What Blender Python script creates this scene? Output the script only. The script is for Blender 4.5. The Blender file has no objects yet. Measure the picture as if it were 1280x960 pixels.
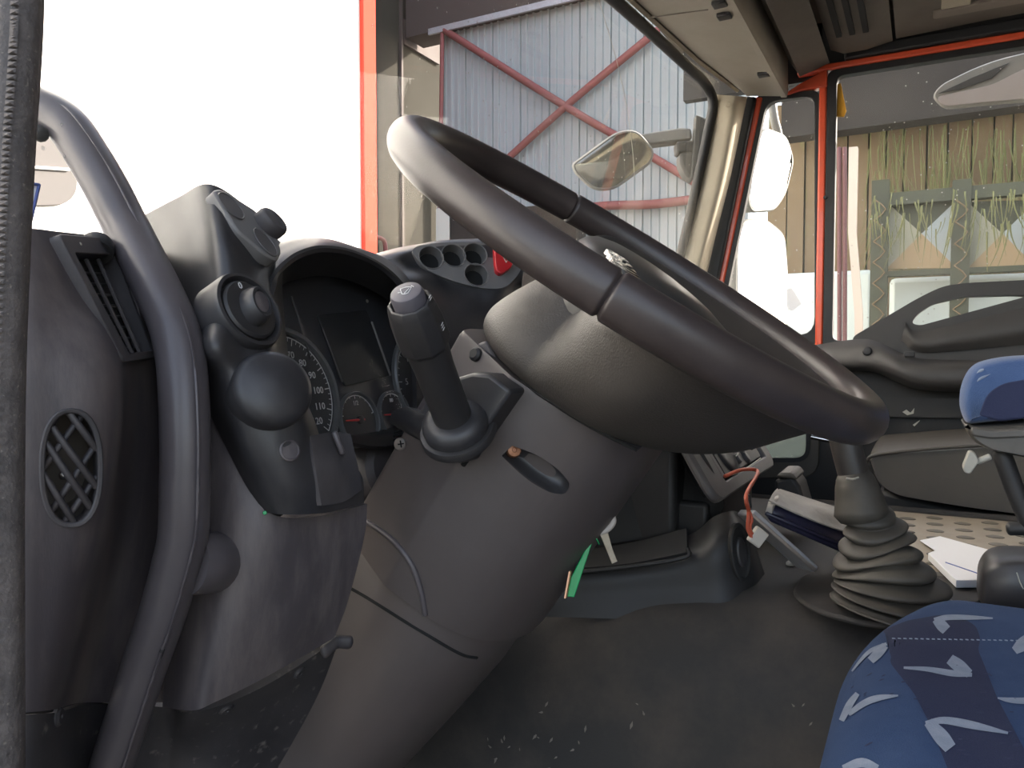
import bpy, bmesh, math, random
import numpy as np
from mathutils import Vector, Matrix
from mathutils.bvhtree import BVHTree

random.seed(7)
scn = bpy.context.scene
COL = scn.collection
A_ = np.array

# ------------------------------------------------------------------ camera
F = 955.0; YAW = math.radians(28.4); PIT = math.atan((480 - 440) / F)
cam = bpy.data.cameras.new('camera'); camo = bpy.data.objects.new('camera', cam); COL.objects.link(camo)
cam.sensor_width = 36.0; cam.lens = F / 1280 * 36.0; cam.clip_start = 0.02; cam.clip_end = 300
camo.location = (0, 0, 0); camo.rotation_euler = (math.pi / 2 - PIT, 0, YAW)
scn.camera = camo
fw = A_([-math.sin(YAW) * math.cos(PIT), math.cos(YAW) * math.cos(PIT), -math.sin(PIT)])
rt = A_([math.cos(YAW), math.sin(YAW), 0.0]); up = np.cross(rt, fw)

# ------------------------------------------------------------------ sky, sun, exposure
SUN = A_([0.60, 0.65, 0.46]); SUN = SUN / np.linalg.norm(SUN)
wd = bpy.data.worlds.new('world'); scn.world = wd; wd.use_nodes = True
wn = wd.node_tree; bg = wn.nodes['Background']
sky = wn.nodes.new('ShaderNodeTexSky'); sky.sky_type = 'NISHITA'; sky.sun_disc = False
sky.sun_elevation = math.asin(SUN[2]); sky.sun_rotation = math.atan2(SUN[0], SUN[1]); sky.air_density = 1.0; sky.dust_density = 2.5
hz_ = wn.nodes.new('ShaderNodeHueSaturation'); hz_.inputs['Saturation'].default_value = .6
wn.links.new(sky.outputs[0], hz_.inputs['Color']); wn.links.new(hz_.outputs[0], bg.inputs[0]); bg.inputs[1].default_value = 0.33
sl = bpy.data.lights.new('sun', 'SUN'); sl.energy = 7.5; sl.angle = math.radians(0.6); sl.color = (1.0, 0.91, 0.78)
so = bpy.data.objects.new('sun', sl); COL.objects.link(so)
so.rotation_euler = Vector(SUN).to_track_quat('Z', 'Y').to_euler()
scn.view_settings.view_transform = 'Standard'; scn.view_settings.look = 'None'
scn.view_settings.gamma = 1.0; scn.view_settings.use_curve_mapping = False
scn.view_settings.exposure = 1.3

# ------------------------------------------------------------------ points from the photograph (real distances)
def ray(px, py): return fw + rt * (px - 640) / F + up * (480 - py) / F
def P(px, py, D): return ray(px, py) * D
def PX(px, py, X): d = ray(px, py); return d * (X / d[0])
def PY(px, py, Y): d = ray(px, py); return d * (Y / d[1])
def PZ(px, py, Z): d = ray(px, py); return d * (Z / d[2])
def PP(px, py, p0, n): d = ray(px, py); return d * (np.dot(p0, n) / np.dot(d, n))
def nz(v): v = A_(v, float) if not isinstance(v, np.ndarray) else v; return v / np.linalg.norm(v)

# steering frame
WC = A_([-.2158, .6208, .0704]); TL = math.radians(34.3)
U = A_([math.cos(TL), 0, -math.sin(TL)]); NN = A_([math.sin(TL), 0, math.cos(TL)]); YV = A_([0., 1., 0.])
def CU(u, v, w): return WC + u * U + v * YV + w * NN
WR = math.radians(32)
WA = math.cos(WR) * U + math.sin(WR) * YV; WB = -math.sin(WR) * U + math.cos(WR) * YV
def WF(a, b, n): return WC + a * WA + b * WB + n * NN

# ------------------------------------------------------------------ mesh helpers
ORG = {}
def link(name, verts, faces, mat, parent=None, smooth=40, org=None):
    verts = [A_(v, float) for v in verts]
    o = A_(org, float) if org is not None else np.mean(verts, axis=0)
    me = bpy.data.meshes.new(name); me.from_pydata([tuple(v - o) for v in verts], [], faces)
    bm = bmesh.new(); bm.from_mesh(me); bmesh.ops.remove_doubles(bm, verts=bm.verts, dist=1e-6)
    bmesh.ops.recalc_face_normals(bm, faces=bm.faces); bm.to_mesh(me); bm.free()
    if mat is not None: me.materials.append(mat)
    if smooth:
        for p in me.polygons: p.use_smooth = True
        me.set_sharp_from_angle(angle=math.radians(smooth))
    ob = bpy.data.objects.new(name, me); COL.objects.link(ob)
    ORG[ob.name] = o
    place(ob, parent); return ob
def place(ob, parent):
    o = ORG[ob.name]
    if parent is not None:
        ob.parent = parent; ob.location = tuple(o - ORG[parent.name])
    else: ob.location = tuple(o)
def thing(name, label, cat, loc, group=None):
    o = bpy.data.objects.new(name, None); COL.objects.link(o); o.empty_display_size = .05
    o.location = tuple(loc); ORG[o.name] = A_(loc, float)
    o['label'] = label; o['category'] = cat
    if group: o['group'] = group
    return o
def tag(o, label, cat, group=None):
    o['label'] = label; o['category'] = cat
    if group: o['group'] = group
    return o
def struct(o, label=None):
    o['kind'] = 'structure'
    if label: o['label'] = label
    return o
def sroot(name, loc, label=None):
    o = bpy.data.objects.new(name, None); COL.objects.link(o); o.location = tuple(loc); ORG[o.name] = A_(loc, float)
    return struct(o, label)
def cr(pts, sub, closed=False):
    p = [A_(q, float) for q in pts]; n = len(p); out = []
    if n == 2 and not closed: return [p[0] + (p[1] - p[0]) * i / sub for i in range(sub + 1)]
    segs = n if closed else n - 1
    for i in range(segs):
        if closed: a, b, c, d = p[(i - 1) % n], p[i], p[(i + 1) % n], p[(i + 2) % n]
        else:
            b, c = p[i], p[i + 1]; a = p[i - 1] if i > 0 else 2 * b - c; d = p[i + 2] if i + 2 < n else 2 * c - b
        for k in range(sub):
            t = k / sub
            out.append(.5 * (2 * b + (c - a) * t + (2 * a - 5 * b + 4 * c - d) * t * t + (3 * b - a - 3 * c + d) * t ** 3))
    if not closed: out.append(p[-1])
    return out
def patch(name, rows, mat, parent=None, sub=6, thick=.006, smooth=50, lin=False):
    rows = [[(P(*q) if not isinstance(q, np.ndarray) else q) for q in r] for r in rows]
    f = (lambda r, s: sum([[r[i] + (r[i+1]-r[i]) * k / s for k in range(s)] for i in range(len(r)-1)], []) + [r[-1]]) if lin else cr
    g = [f(r, sub) for r in rows]
    cols = [f([r[j] for r in g], sub) for j in range(len(g[0]))]
    G = A_(cols).transpose(1, 0, 2); nr, nc, _ = G.shape
    du = np.gradient(G, axis=1); dv = np.gradient(G, axis=0); n = np.cross(du, dv)
    n /= np.linalg.norm(n, axis=2, keepdims=True) + 1e-12
    if np.sum(n * -G) < 0: n = -n
    B = G - n * thick
    V = list(G.reshape(-1, 3)) + list(B.reshape(-1, 3)); N = nr * nc; Fs = []
    for i in range(nr - 1):
        for j in range(nc - 1):
            a = i * nc + j; q = (a, a + 1, a + nc + 1, a + nc); Fs.append(q); Fs.append(tuple(N + k for k in q[::-1]))
    bd = [j for j in range(nc)] + [i * nc + nc - 1 for i in range(1, nr)] + [(nr - 1) * nc + j for j in range(nc - 2, -1, -1)] + [i * nc for i in range(nr - 2, 0, -1)]
    for k in range(len(bd)):
        a, b = bd[k], bd[(k + 1) % len(bd)]; Fs.append((a, b, N + b, N + a))
    return link(name, V, Fs, mat, parent, smooth)
def loft(name, rings, mat, parent=None, smooth=40, closed=False, caps=True, org=None):
    n = len(rings[0]); V = [v for r in rings for v in r]; Fs = []; m = len(rings)
    for i in range(m if closed else m - 1):
        for j in range(n):
            a = i * n + j; b = i * n + (j + 1) % n; c = ((i + 1) % m) * n + (j + 1) % n; d = ((i + 1) % m) * n + j
            Fs.append((a, b, c, d))
    if caps and not closed:
        if caps != 'end': Fs.append(tuple(range(n)))
        Fs.append(tuple((m - 1) * n + j for j in range(n)))
    return link(name, V, Fs, mat, parent, smooth, org)
def frame_of(axis, ref=None):
    z = nz(A_(axis, float)); r = A_(ref, float) if ref is not None else (A_([0, 0, 1.]) if abs(z[2]) < .9 else A_([1., 0, 0]))
    x = nz(r - np.dot(r, z) * z); return x, np.cross(z, x), z
def tube(name, pts, r, mat, parent=None, n=14, sub=6, closed=False, smooth=60, sx=1., sy=1., ref=None, raw=False, round_end=True):
    pts = [(P(*q) if not isinstance(q, np.ndarray) else q) for q in pts]
    c = pts if raw else cr(pts, sub, closed); m = len(c); rr = r if callable(r) else (lambda t: r)
    T = [nz((c[(i + 1) % m] - c[i - 1]) if closed else c[min(i + 1, m - 1)] - c[max(i - 1, 0)]) for i in range(m)]
    x, y, _ = frame_of(T[0], ref); rings = []
    for i in range(m):
        x = nz(x - np.dot(x, T[i]) * T[i]); y = np.cross(T[i], x); ra = rr(i / max(1, m - 1))
        rings.append([c[i] + ra * (math.cos(a) * x * sx + math.sin(a) * y * sy) for a in [2 * math.pi * k / n for k in range(n)]])
    if round_end and not closed:
        def cap(i, s):
            ce = c[i]; o = []
            for k in (.45, .8): o.append([ce + (v - ce) * math.cos(k * 1.45) + s * T[i] * rr(i / (m - 1)) * .5 * math.sin(k * 1.45) for v in rings[i]])
            return o
        rings = cap(0, -1)[::-1] + rings + cap(m - 1, 1)
    return loft(name, rings, mat, parent, smooth, closed)
def lathe(name, prof, o, axis, mat, parent=None, n=32, sx=1., sy=1., ref=None, smooth=35, open0=False):
    x, y, z = frame_of(axis, ref); o = A_(o, float)
    rings = [[o + h * z + max(r, 1e-5) * (math.cos(a) * x * sx + math.sin(a) * y * sy) for a in [2 * math.pi * k / n for k in range(n)]] for r, h in prof]
    return loft(name, rings, mat, parent, smooth, caps='end' if open0 else True)
def addbevel(ob, w, seg=2):
    if w > 0:
        b = ob.modifiers.new('bevel', 'BEVEL'); b.width = w; b.segments = seg; b.limit_method = 'ANGLE'; b.angle_limit = math.radians(35); b.harden_normals = False
    return ob
def prism(name, pts, vec, mat, parent=None, bevel=.0, smooth=35, seg=2):
    pts = [A_(q, float) for q in pts]; n = len(pts); v = A_(vec, float)
    V = pts + [q + v for q in pts]
    Fs = [tuple(range(n)), tuple(range(2 * n - 1, n - 1, -1))] + [(i, (i + 1) % n, n + (i + 1) % n, n + i) for i in range(n)]
    return addbevel(link(name, V, Fs, mat, parent, smooth), bevel, seg)
def box(name, c, s, mat, parent=None, ax=None, bevel=.0, seg=2):
    c = A_(c, float); X, Y, Z = ax if ax is not None else np.eye(3)
    q = [c + X * s[0] / 2 * i + Y * s[1] / 2 * j - Z * s[2] / 2 for i, j in ((-1, -1), (1, -1), (1, 1), (-1, 1))]
    return prism(name, q, Z * s[2], mat, parent, bevel, seg=seg)
def ring_plate(name, outer, inner, vec, mat, parent=None, bevel=0., smooth=35):
    n = len(outer); v = A_(vec, float); o = [A_(q, float) for q in outer]; i_ = [A_(q, float) for q in inner]
    V = o + i_ + [q + v for q in o] + [q + v for q in i_]; Fs = []
    for k in range(n):
        l = (k + 1) % n
        Fs += [(k, l, n + l, n + k), (2 * n + k, 3 * n + k, 3 * n + l, 2 * n + l), (k, 2 * n + k, 2 * n + l, l), (n + k, n + l, 3 * n + l, 3 * n + k)]
    return addbevel(link(name, V, Fs, mat, parent, smooth), bevel)
def rpoly(pts, r, k=5):
    """2D/3D polygon with rounded corners"""
    p = [A_(q, float) for q in pts]; n = len(p); out = []
    for i in range(n):
        a, b, c = p[i - 1], p[i], p[(i + 1) % n]; ri = r[i] if isinstance(r, (list, tuple)) else r
        d1 = a - b; d2 = c - b; l = min(ri, np.linalg.norm(d1) * .49, np.linalg.norm(d2) * .49)
        s = b + nz(d1) * l; e = b + nz(d2) * l
        for t in range(k + 1):
            t /= k; out.append((1 - t) ** 2 * s + 2 * t * (1 - t) * b + t * t * e)
    return out
def inset(pts, d):
    """offset a 3D planar loop inwards by d"""
    p = [A_(q, float) for q in pts]; c = np.mean(p, axis=0); n = len(p); nn = np.zeros(3)
    for i in range(n): nn += np.cross(p[i] - c, p[(i + 1) % n] - c)
    nn = nz(nn); o = []
    for i in range(n):
        t1 = nz(p[i] - p[i - 1] + 1e-12); t2 = nz(p[(i + 1) % n] - p[i] + 1e-12)
        m1 = np.cross(nn, t1); m2 = np.cross(nn, t2); m = nz(m1 + m2); o.append(p[i] + m * d / max(.35, np.dot(m, m1)))
    return o
def carve(ob, cutters):
    for c in cutters:
        m = ob.modifiers.new('cut', 'BOOLEAN'); m.operation = 'DIFFERENCE'; m.object = c; m.solver = 'EXACT'
        bpy.context.view_layer.update()
        dg = bpy.context.evaluated_depsgraph_get()
        me = bpy.data.meshes.new_from_object(ob.evaluated_get(dg)); ob.modifiers.clear(); ob.data = me
        bpy.data.objects.remove(c, do_unlink=True)
    ob.data.set_sharp_from_angle(angle=math.radians(40))
def bvh(obs):
    V = []; Fs = []
    for o in obs:
        M = ORG[o.name]; b = len(V)
        V += [tuple(A_(v.co) + M) for v in o.data.vertices]; Fs += [tuple(b + i for i in p.vertices) for p in o.data.polygons]
    return BVHTree.FromPolygons(V, Fs)
def hit(t, px, py, off=0.):
    d = nz(ray(px, py)); r = t.ray_cast(Vector((0, 0, 0)), Vector(d))
    if r[0] is None: return None, None
    n = A_(r[1]); n = -n if np.dot(n, d) > 0 else n
    return A_(r[0]) + n * off, n
def text(name, s, size, o, xd, yd, mat, parent=None, ext=.0004, center=True, sxy=(1, 1)):
    c = bpy.data.curves.new(name, 'FONT'); c.body = s; c.size = size; c.extrude = ext; c.resolution_u = 2
    if center: c.align_x = 'CENTER'; c.align_y = 'CENTER'
    t = bpy.data.objects.new(name, c); COL.objects.link(t); bpy.context.view_layer.update()
    me = bpy.data.meshes.new_from_object(t.evaluated_get(bpy.context.evaluated_depsgraph_get()))
    bpy.data.objects.remove(t, do_unlink=True)
    x = nz(A_(xd, float)); y = A_(yd, float); y = nz(y - np.dot(y, x) * x); z = np.cross(x, y); o = A_(o, float)
    for v in me.vertices:
        q = v.co; w = x * q[0] * sxy[0] + y * q[1] * sxy[1] + z * q[2]; v.co = Vector(w)
    me.materials.clear(); me.materials.append(mat); me.name = name
    ob = bpy.data.objects.new(name, me); COL.objects.link(ob); ORG[ob.name] = o; place(ob, parent); return ob

# ------------------------------------------------------------------ materials
def mat(name, col, rough=.6, dust=None, dsc=6., damt=.5, bump=None, metal=0., spec=.5, coat=0., stretch=(1, 1, 1), dust2=None, sheen=0., dlo=.38, dhi=.78):
    m = bpy.data.materials.new(name); m.use_nodes = True; nt = m.node_tree; b = nt.nodes['Principled BSDF']; L = nt.links.new
    b.inputs['Roughness'].default_value = rough; b.inputs['Metallic'].default_value = metal; b.inputs['Specular IOR Level'].default_value = spec
    b.inputs['Coat Weight'].default_value = coat; b.inputs['Sheen Weight'].default_value = sheen
    b.inputs['Base Color'].default_value = (*col, 1)
    tc = nt.nodes.new('ShaderNodeTexCoord'); mp = nt.nodes.new('ShaderNodeMapping'); L(tc.outputs['Object'], mp.inputs[0]); mp.inputs['Scale'].default_value = stretch
    if dust:
        no = nt.nodes.new('ShaderNodeTexNoise'); no.inputs['Scale'].default_value = dsc; no.inputs['Detail'].default_value = 8; no.inputs['Roughness'].default_value = .68
        L(mp.outputs[0], no.inputs['Vector'])
        rp = nt.nodes.new('ShaderNodeValToRGB'); rp.color_ramp.elements[0].position = dlo; rp.color_ramp.elements[1].position = dhi
        rp.color_ramp.elements[0].color = (0, 0, 0, 1); rp.color_ramp.elements[1].color = (damt, damt, damt, 1)
        L(no.outputs['Fac'], rp.inputs[0])
        mx = nt.nodes.new('ShaderNodeMix'); mx.data_type = 'RGBA'; mx.inputs['A'].default_value = (*col, 1); mx.inputs['B'].default_value = (*dust, 1)
        L(rp.outputs[0], mx.inputs['Factor']); out = mx.outputs['Result']
        if dust2:
            n2 = nt.nodes.new('ShaderNodeTexNoise'); n2.inputs['Scale'].default_value = dsc * 9; n2.inputs['Detail'].default_value = 5; L(mp.outputs[0], n2.inputs['Vector'])
            r2 = nt.nodes.new('ShaderNodeValToRGB'); r2.color_ramp.elements[0].position = .62; r2.color_ramp.elements[1].position = .74; L(n2.outputs['Fac'], r2.inputs[0])
            r2.color_ramp.elements[1].color = (.6, .6, .6, 1)
            m2 = nt.nodes.new('ShaderNodeMix'); m2.data_type = 'RGBA'; m2.inputs['B'].default_value = (*dust2, 1); L(out, m2.inputs['A']); L(r2.outputs[0], m2.inputs['Factor']); out = m2.outputs['Result']
        L(out, b.inputs['Base Color'])
        rm = nt.nodes.new('ShaderNodeMapRange'); L(rp.outputs[0], rm.inputs[0]); rm.inputs['To Min'].default_value = rough; rm.inputs['To Max'].default_value = min(1, rough + .25); L(rm.outputs[0], b.inputs['Roughness'])
    if bump:
        nb = nt.nodes.new('ShaderNodeTexNoise'); nb.inputs['Scale'].default_value = bump[0]; nb.inputs['Detail'].default_value = 3; L(mp.outputs[0], nb.inputs['Vector'])
        bp = nt.nodes.new('ShaderNodeBump'); bp.inputs['Strength'].default_value = bump[1]; bp.inputs['Distance'].default_value = bump[2] if len(bump) > 2 else .001; L(nb.outputs['Fac'], bp.inputs['Height']); L(bp.outputs[0], b.inputs['Normal'])
    return m
def glassmat(name, dust=.06, tint=(1, 1, 1), refl=.06, speck=True, dcol=(.7, .68, .62)):
    m = bpy.data.materials.new(name); m.use_nodes = True; nt = m.node_tree; L = nt.links.new; nt.nodes.clear()
    o = nt.nodes.new('ShaderNodeOutputMaterial'); tr = nt.nodes.new('ShaderNodeBsdfTransparent'); tr.inputs[0].default_value = (*tint, 1)
    gl = nt.nodes.new('ShaderNodeBsdfGlossy'); gl.inputs['Roughness'].default_value = .02; df = nt.nodes.new('ShaderNodeBsdfDiffuse'); df.inputs[0].default_value = (*dcol, 1)
    m1 = nt.nodes.new('ShaderNodeMixShader'); m2 = nt.nodes.new('ShaderNodeMixShader')
    fr = nt.nodes.new('ShaderNodeLayerWeight'); fr.inputs[0].default_value = .12; mu = nt.nodes.new('ShaderNodeMath'); mu.operation = 'MULTIPLY_ADD'; mu.inputs[1].default_value = refl * 5; mu.inputs[2].default_value = 0
    L(fr.outputs['Fresnel'], mu.inputs[0]); L(mu.outputs[0], m1.inputs[0]); L(tr.outputs[0], m1.inputs[1]); L(gl.outputs[0], m1.inputs[2])
    tc = nt.nodes.new('ShaderNodeTexCoord'); no = nt.nodes.new('ShaderNodeTexNoise'); no.inputs['Scale'].default_value = 5; no.inputs['Detail'].default_value = 6; L(tc.outputs['Object'], no.inputs['Vector'])
    rp = nt.nodes.new('ShaderNodeMapRange'); rp.inputs['From Min'].default_value = .35; rp.inputs['From Max'].default_value = .75; rp.inputs['To Min'].default_value = dust * .5; rp.inputs['To Max'].default_value = dust * 1.5; L(no.outputs['Fac'], rp.inputs[0])
    fac = rp.outputs[0]
    if speck:
        vo = nt.nodes.new('ShaderNodeTexVoronoi'); vo.inputs['Scale'].default_value = 42; L(tc.outputs['Object'], vo.inputs['Vector'])
        r2 = nt.nodes.new('ShaderNodeMapRange'); r2.inputs['From Min'].default_value = .09; r2.inputs['From Max'].default_value = .05; r2.inputs['To Max'].default_value = .5; L(vo.outputs['Distance'], r2.inputs[0])
        ad = nt.nodes.new('ShaderNodeMath'); ad.operation = 'ADD'; ad.use_clamp = True; L(fac, ad.inputs[0]); L(r2.outputs[0], ad.inputs[1]); fac = ad.outputs[0]
    L(fac, m2.inputs[0]); L(m1.outputs[0], m2.inputs[1]); L(df.outputs[0], m2.inputs[2]); L(m2.outputs[0], o.inputs[0]); return m
M = {}
M['dash'] = mat('dusty grey dash plastic', (.036, .033, .036), .5, (.13, .113, .11), 9, .62, (900, .12, .0006), stretch=(1, 1, .55), dlo=.42, dhi=.7)
M['dash_dirty'] = mat('very dusty dash plastic', (.070, .060, .064), .48, (.22, .185, .172), 22, .6, (900, .12, .0006), stretch=(1, 1, .22), dlo=.44, dhi=.70)
M['pod'] = mat('smooth black pod plastic', (.026, .025, .027), .38, (.09, .083, .082), 14, .40, (1400, .06, .0004))
M['kick'] = mat('scuffed kick panel plastic', (.030, .028, .031), .55, (.10, .09, .09), 12, .5, (900, .12, .0006), dust2=(.2, .18, .16))
M['column'] = mat('column cover plastic', (.080, .066, .063), .42, (.125, .106, .100), 8, .4, (1500, .08, .0004))
M['black'] = mat('plain black plastic', (.016, .0155, .016), .5, (.042, .038, .037), 12, .4)
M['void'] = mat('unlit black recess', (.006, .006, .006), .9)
M['stalk'] = mat('stalk black plastic', (.028, .026, .026), .42, (.06, .055, .055), 20, .3, (1800, .08, .0003))
M['button'] = mat('grey stalk button', (.10, .092, .105), .5, bump=(1800, .08, .0003))
M['grey'] = mat('grey switch panel', (.15, .142, .138), .5, (.20, .19, .18), 25, .4, (1500, .1, .0003))
M['rim'] = mat('worn dark brown rim', (.036, .028, .027), .36, (.105, .085, .078), 9, .35, (700, .10, .0008))
M['hubm'] = mat('grained hub plastic', (.036, .031, .028), .5, (.085, .074, .062), 5, .5, (650, .45, .0009))
M['pad'] = mat('satin pad plastic', (.040, .038, .036), .33, (.12, .11, .1), 30, .3, (1600, .1, .0003))
M['chrome'] = mat('chrome', (.75, .74, .72), .22, metal=1.)
M['steel'] = mat('screw steel', (.55, .5, .46), .35, (.3, .22, .16), 60, .6, metal=.9)
M['copper'] = mat('rusty bolt', (.36, .17, .09), .45, (.18, .08, .05), 300, .8, metal=.6)
M['handle'] = mat('grab handle plastic', (.082, .072, .077), .33, (.14, .123, .125), 12, .35, (1600, .1, .0003))
M['seal'] = mat('ribbed rubber seal', (.080, .070, .067), .7, (.22, .19, .175), 60, .8, (420, .6, .0012), dust2=(.3, .26, .22))
M['rubber'] = mat('black rubber', (.012, .012, .013), .55)
M['white'] = mat('white print', (.62, .62, .62), .6)
M['lwhite'] = mat('gauge print', (.50, .50, .50), .6)
M['dial'] = mat('gauge dial black', (.020, .021, .026), .4)
M['bezel'] = mat('gauge bezel', (.11, .11, .11), .35)
M['screen'] = mat('dark display', (.012, .013, .015), .45, spec=.2)
M['needle'] = mat('red needle', (.55, .03, .03), .45)
M['red'] = mat('hazard red', (.52, .022, .028), .3, bump=(900, .08, .0003))
M['bodyred'] = mat('orange red body paint', (.68, .085, .03), .32, (.3, .06, .03), 20, .35, coat=.4)
M['cream'] = mat('cream pillar trim', (.44, .39, .30), .8, (.34, .295, .225), 9, .5, (900, .15, .0005), spec=.2)
M['shelf'] = mat('beige grey headliner plastic', (.235, .208, .168), .7, (.185, .163, .134), 9, .5, (900, .2, .0006))
M['roof'] = mat('brown grey roof trim', (.125, .106, .086), .75, (.092, .078, .064), 12, .5, (900, .3, .0008))
M['rooftrim'] = mat('roof recess edge', (.19, .16, .13), .7)
M['doorcard'] = mat('door card plastic', (.036, .033, .031), .5, (.070, .063, .057), 7, .5, (1200, .12, .0005))
M['doordark'] = mat('dark door lower', (.014, .0135, .0135), .65, (.038, .036, .033), 10, .5)
M['mat'] = mat('dirty engine cover rubber', (.022, .020, .019), .72, (.085, .070, .058), 5, .75, (350, .25, .001), dlo=.42, dhi=.70)
M['plate'] = mat('worn aluminium tread plate', (.33, .285, .225), .55, (.26, .22, .17), 14, .6, metal=.25)
M['platedot'] = mat('dark tread dots', (.12, .105, .085), .6)
M['gaiter'] = mat('dusty gear gaiter rubber', (.040, .035, .029), .55, (.11, .096, .076), 9, .6, (600, .2, .0006))
M['lever'] = mat('gear lever plastic', (.035, .031, .029), .4, (.08, .07, .062), 30, .4)
M['pseat'] = mat('grey seat vinyl', (.055, .048, .040), .5, (.095, .083, .068), 6, .5, (500, .2, .0006))
M['armblue'] = mat('blue armrest fabric', (.026, .062, .165), .85, (.07, .125, .25), 14, .5, (700, .5, .001), sheen=.2)
M['navy'] = mat('navy fabric panel', (.016, .022, .062), .85, (.035, .042, .09), 18, .5, (700, .4, .001))
M['fabric'] = mat('blue seat fabric', (.014, .042, .118), .9, (.040, .074, .155), 45, .6, (1100, .6, .0012))
M['fabdark'] = mat('navy seat print', (.009, .016, .055), .9, (.020, .026, .066), 45, .6, (1100, .6, .0012))
M['fabmark'] = mat('pale seat print', (.24, .28, .36), .9, (.15, .19, .26), 70, .8, (1100, .5, .001))
M['armshell'] = mat('armrest shell plastic', (.075, .068, .060), .45, (.15, .14, .12), 20, .5)
M['clip'] = mat('pale grey clip', (.36, .34, .29), .5)
M['folder'] = mat('navy vinyl pouch', (.020, .019, .040), .28, bump=(30, .4, .004))
M['flap_sunlit'] = mat('vinyl flap painted sunlit', (.36, .33, .29), .42, (.16, .15, .14), 16, .8, bump=(40, .5, .004))  # pale base colour paints in the sunlight on the flap
M['tablet'] = mat('grey metal edge', (.42, .42, .44), .4, (.25, .24, .24), 30, .5, metal=.3)
M['paper'] = mat('white paper', (.80, .80, .82), .7)
M['ink'] = mat('blue line', (.10, .13, .34), .7)
M['wire'] = mat('red wire', (.42, .075, .035), .5)
M['tape'] = mat('black tape', (.02, .02, .02), .5)
M['plug'] = mat('white plug', (.55, .50, .44), .5)
M['green'] = mat('green tag plastic', (.01, .30, .09), .25)
M['key'] = mat('dull key metal', (.42, .36, .28), .45, (.25, .21, .16), 90, .7, metal=.6)
M['keyw'] = mat('pale key bow', (.50, .45, .41), .5)
M['brass'] = mat('copper strip', (.62, .34, .2), .4, metal=.5)
M['silver'] = mat('console silver grey', (.085, .080, .080), .42, (.12, .11, .11), 20, .4, (1500, .08, .0003))
M['yellow'] = mat('yellow sticker', (.85, .42, .03), .6)
M['glass'] = glassmat('windscreen glass', .03, refl=.03)
M['glass_clear'] = glassmat('lens glass', .03, refl=.005, speck=False, dcol=(.25, .24, .23))
M['glass_dirty'] = glassmat('dirty side glass', .045, refl=.04)
M['mirror'] = mat('mirror glass', (.86, .87, .86), .03, metal=1.)
M['mirror_side'] = mat('side mirror glass', (.55, .55, .54), .004, metal=1.)
M['mirror_dim'] = mat('dusty mirror glass', (.40, .40, .36), .12, metal=.9)
M['glass_kerb'] = glassmat('tinted kerb window glass', .12, tint=(.40, .42, .41), refl=.04)
M['mirrorhouse'] = mat('mirror housing grey', (.18, .18, .165), .55, (.28, .27, .24), 15, .5)
M['mirrordark'] = mat('mirror bracket black', (.035, .036, .034), .6)
M['wallwhite'] = mat('white painted wall', (.88, .87, .84), .8, (.80, .79, .76), 2, .4)
M['postred'] = mat('red steel trim', (.55, .055, .035), .8, spec=.05)
M['palestrip'] = mat('pale edge strip', (.62, .66, .58), .6)
M['concrete'] = mat('shade painted concrete', (.040, .037, .031), .95, (.025, .023, .019), 1.2, .7, spec=.05)  # very dark base colour stands in for shade on this wall
M['darkbeam'] = mat('dark eave', (.06, .045, .04), .8, (.08, .058, .05), 2, .5)
M['sheet'] = mat('pale corrugated sheet', (.36, .40, .405), .7, (.31, .345, .35), 1.2, .5)
M['brace'] = mat('dull red steel brace', (.24, .07, .065), .6, (.20, .075, .07), 4, .4)
M['ground'] = mat('yard concrete', (.085, .08, .072), .9, (.06, .056, .05), .7, .6)
M['van'] = mat('white van paint', (.80, .79, .77), .6, spec=.2)
M['cargo'] = mat('grey truck box', (.20, .20, .19), .6)
M['vanglass'] = mat('van window', (.13, .12, .115), .8, spec=.1)
M['board'] = mat('brown weathered board', (.15, .105, .060), .85, (.22, .17, .09), 2.5, .7, stretch=(1, 1, .15), dust2=(.16, .2, .07))
M['vine'] = mat('olive grass', (.115, .125, .045), .8, (.20, .18, .08), 3, .6)
M['rackm'] = mat('dark green rack', (.045, .05, .032), .7, (.08, .09, .05), 8, .5)
M['tan'] = mat('tan panel', (.36, .26, .15), .8, (.28, .22, .13), 3, .5)
M['palep'] = mat('pale olive panel', (.34, .33, .25), .8, (.27, .27, .19), 3, .6)
M['bluep'] = mat('blue grey panel', (.32, .37, .38), .7, (.38, .36, .30), 3, .5)
M['tank'] = mat('pale tank plastic', (.56, .62, .58), .5)
M['creamp'] = mat('cream post', (.55, .46, .38), .7)
M['maroon'] = mat('maroon pole', (.13, .05, .05), .6)
M['canopy'] = mat('dark canopy underside', (.020, .017, .015), .9)
M['kerbglass'] = mat('pale dusty mirror face', (.36, .33, .32), .4, (.28, .25, .23), 8, .6)
M['pale_inner'] = mat('dust in duct', (.16, .14, .12), .8)

# ================================================================== THE CAB SHELL
def sbox(name, a, b, m, parent=None, bevel=0.):
    a = A_(a, float); b = A_(b, float); return box(name, (a + b) / 2, np.abs(b - a), m, parent, bevel=bevel)
struct(sbox('floor', (-.74, .12, -.90), (.85, 2.1, -.86), M['mat']))
struct(sbox('ceiling', (-.62, .10, .83), (.88, 2.13, .86), M['roof']))
struct(sbox('wall_rear', (.85, .10, -.9), (.88, 2.13, .83), M['roof']))
struct(sbox('wall_front', (-.78, .12, -.9), (-.75, 2.1, .0), M['black']))
def wsX(Y, Z): return -.556 - .08 * (1 - ((Y - 1.1) / .95) ** 2) + .11 * Z
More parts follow.
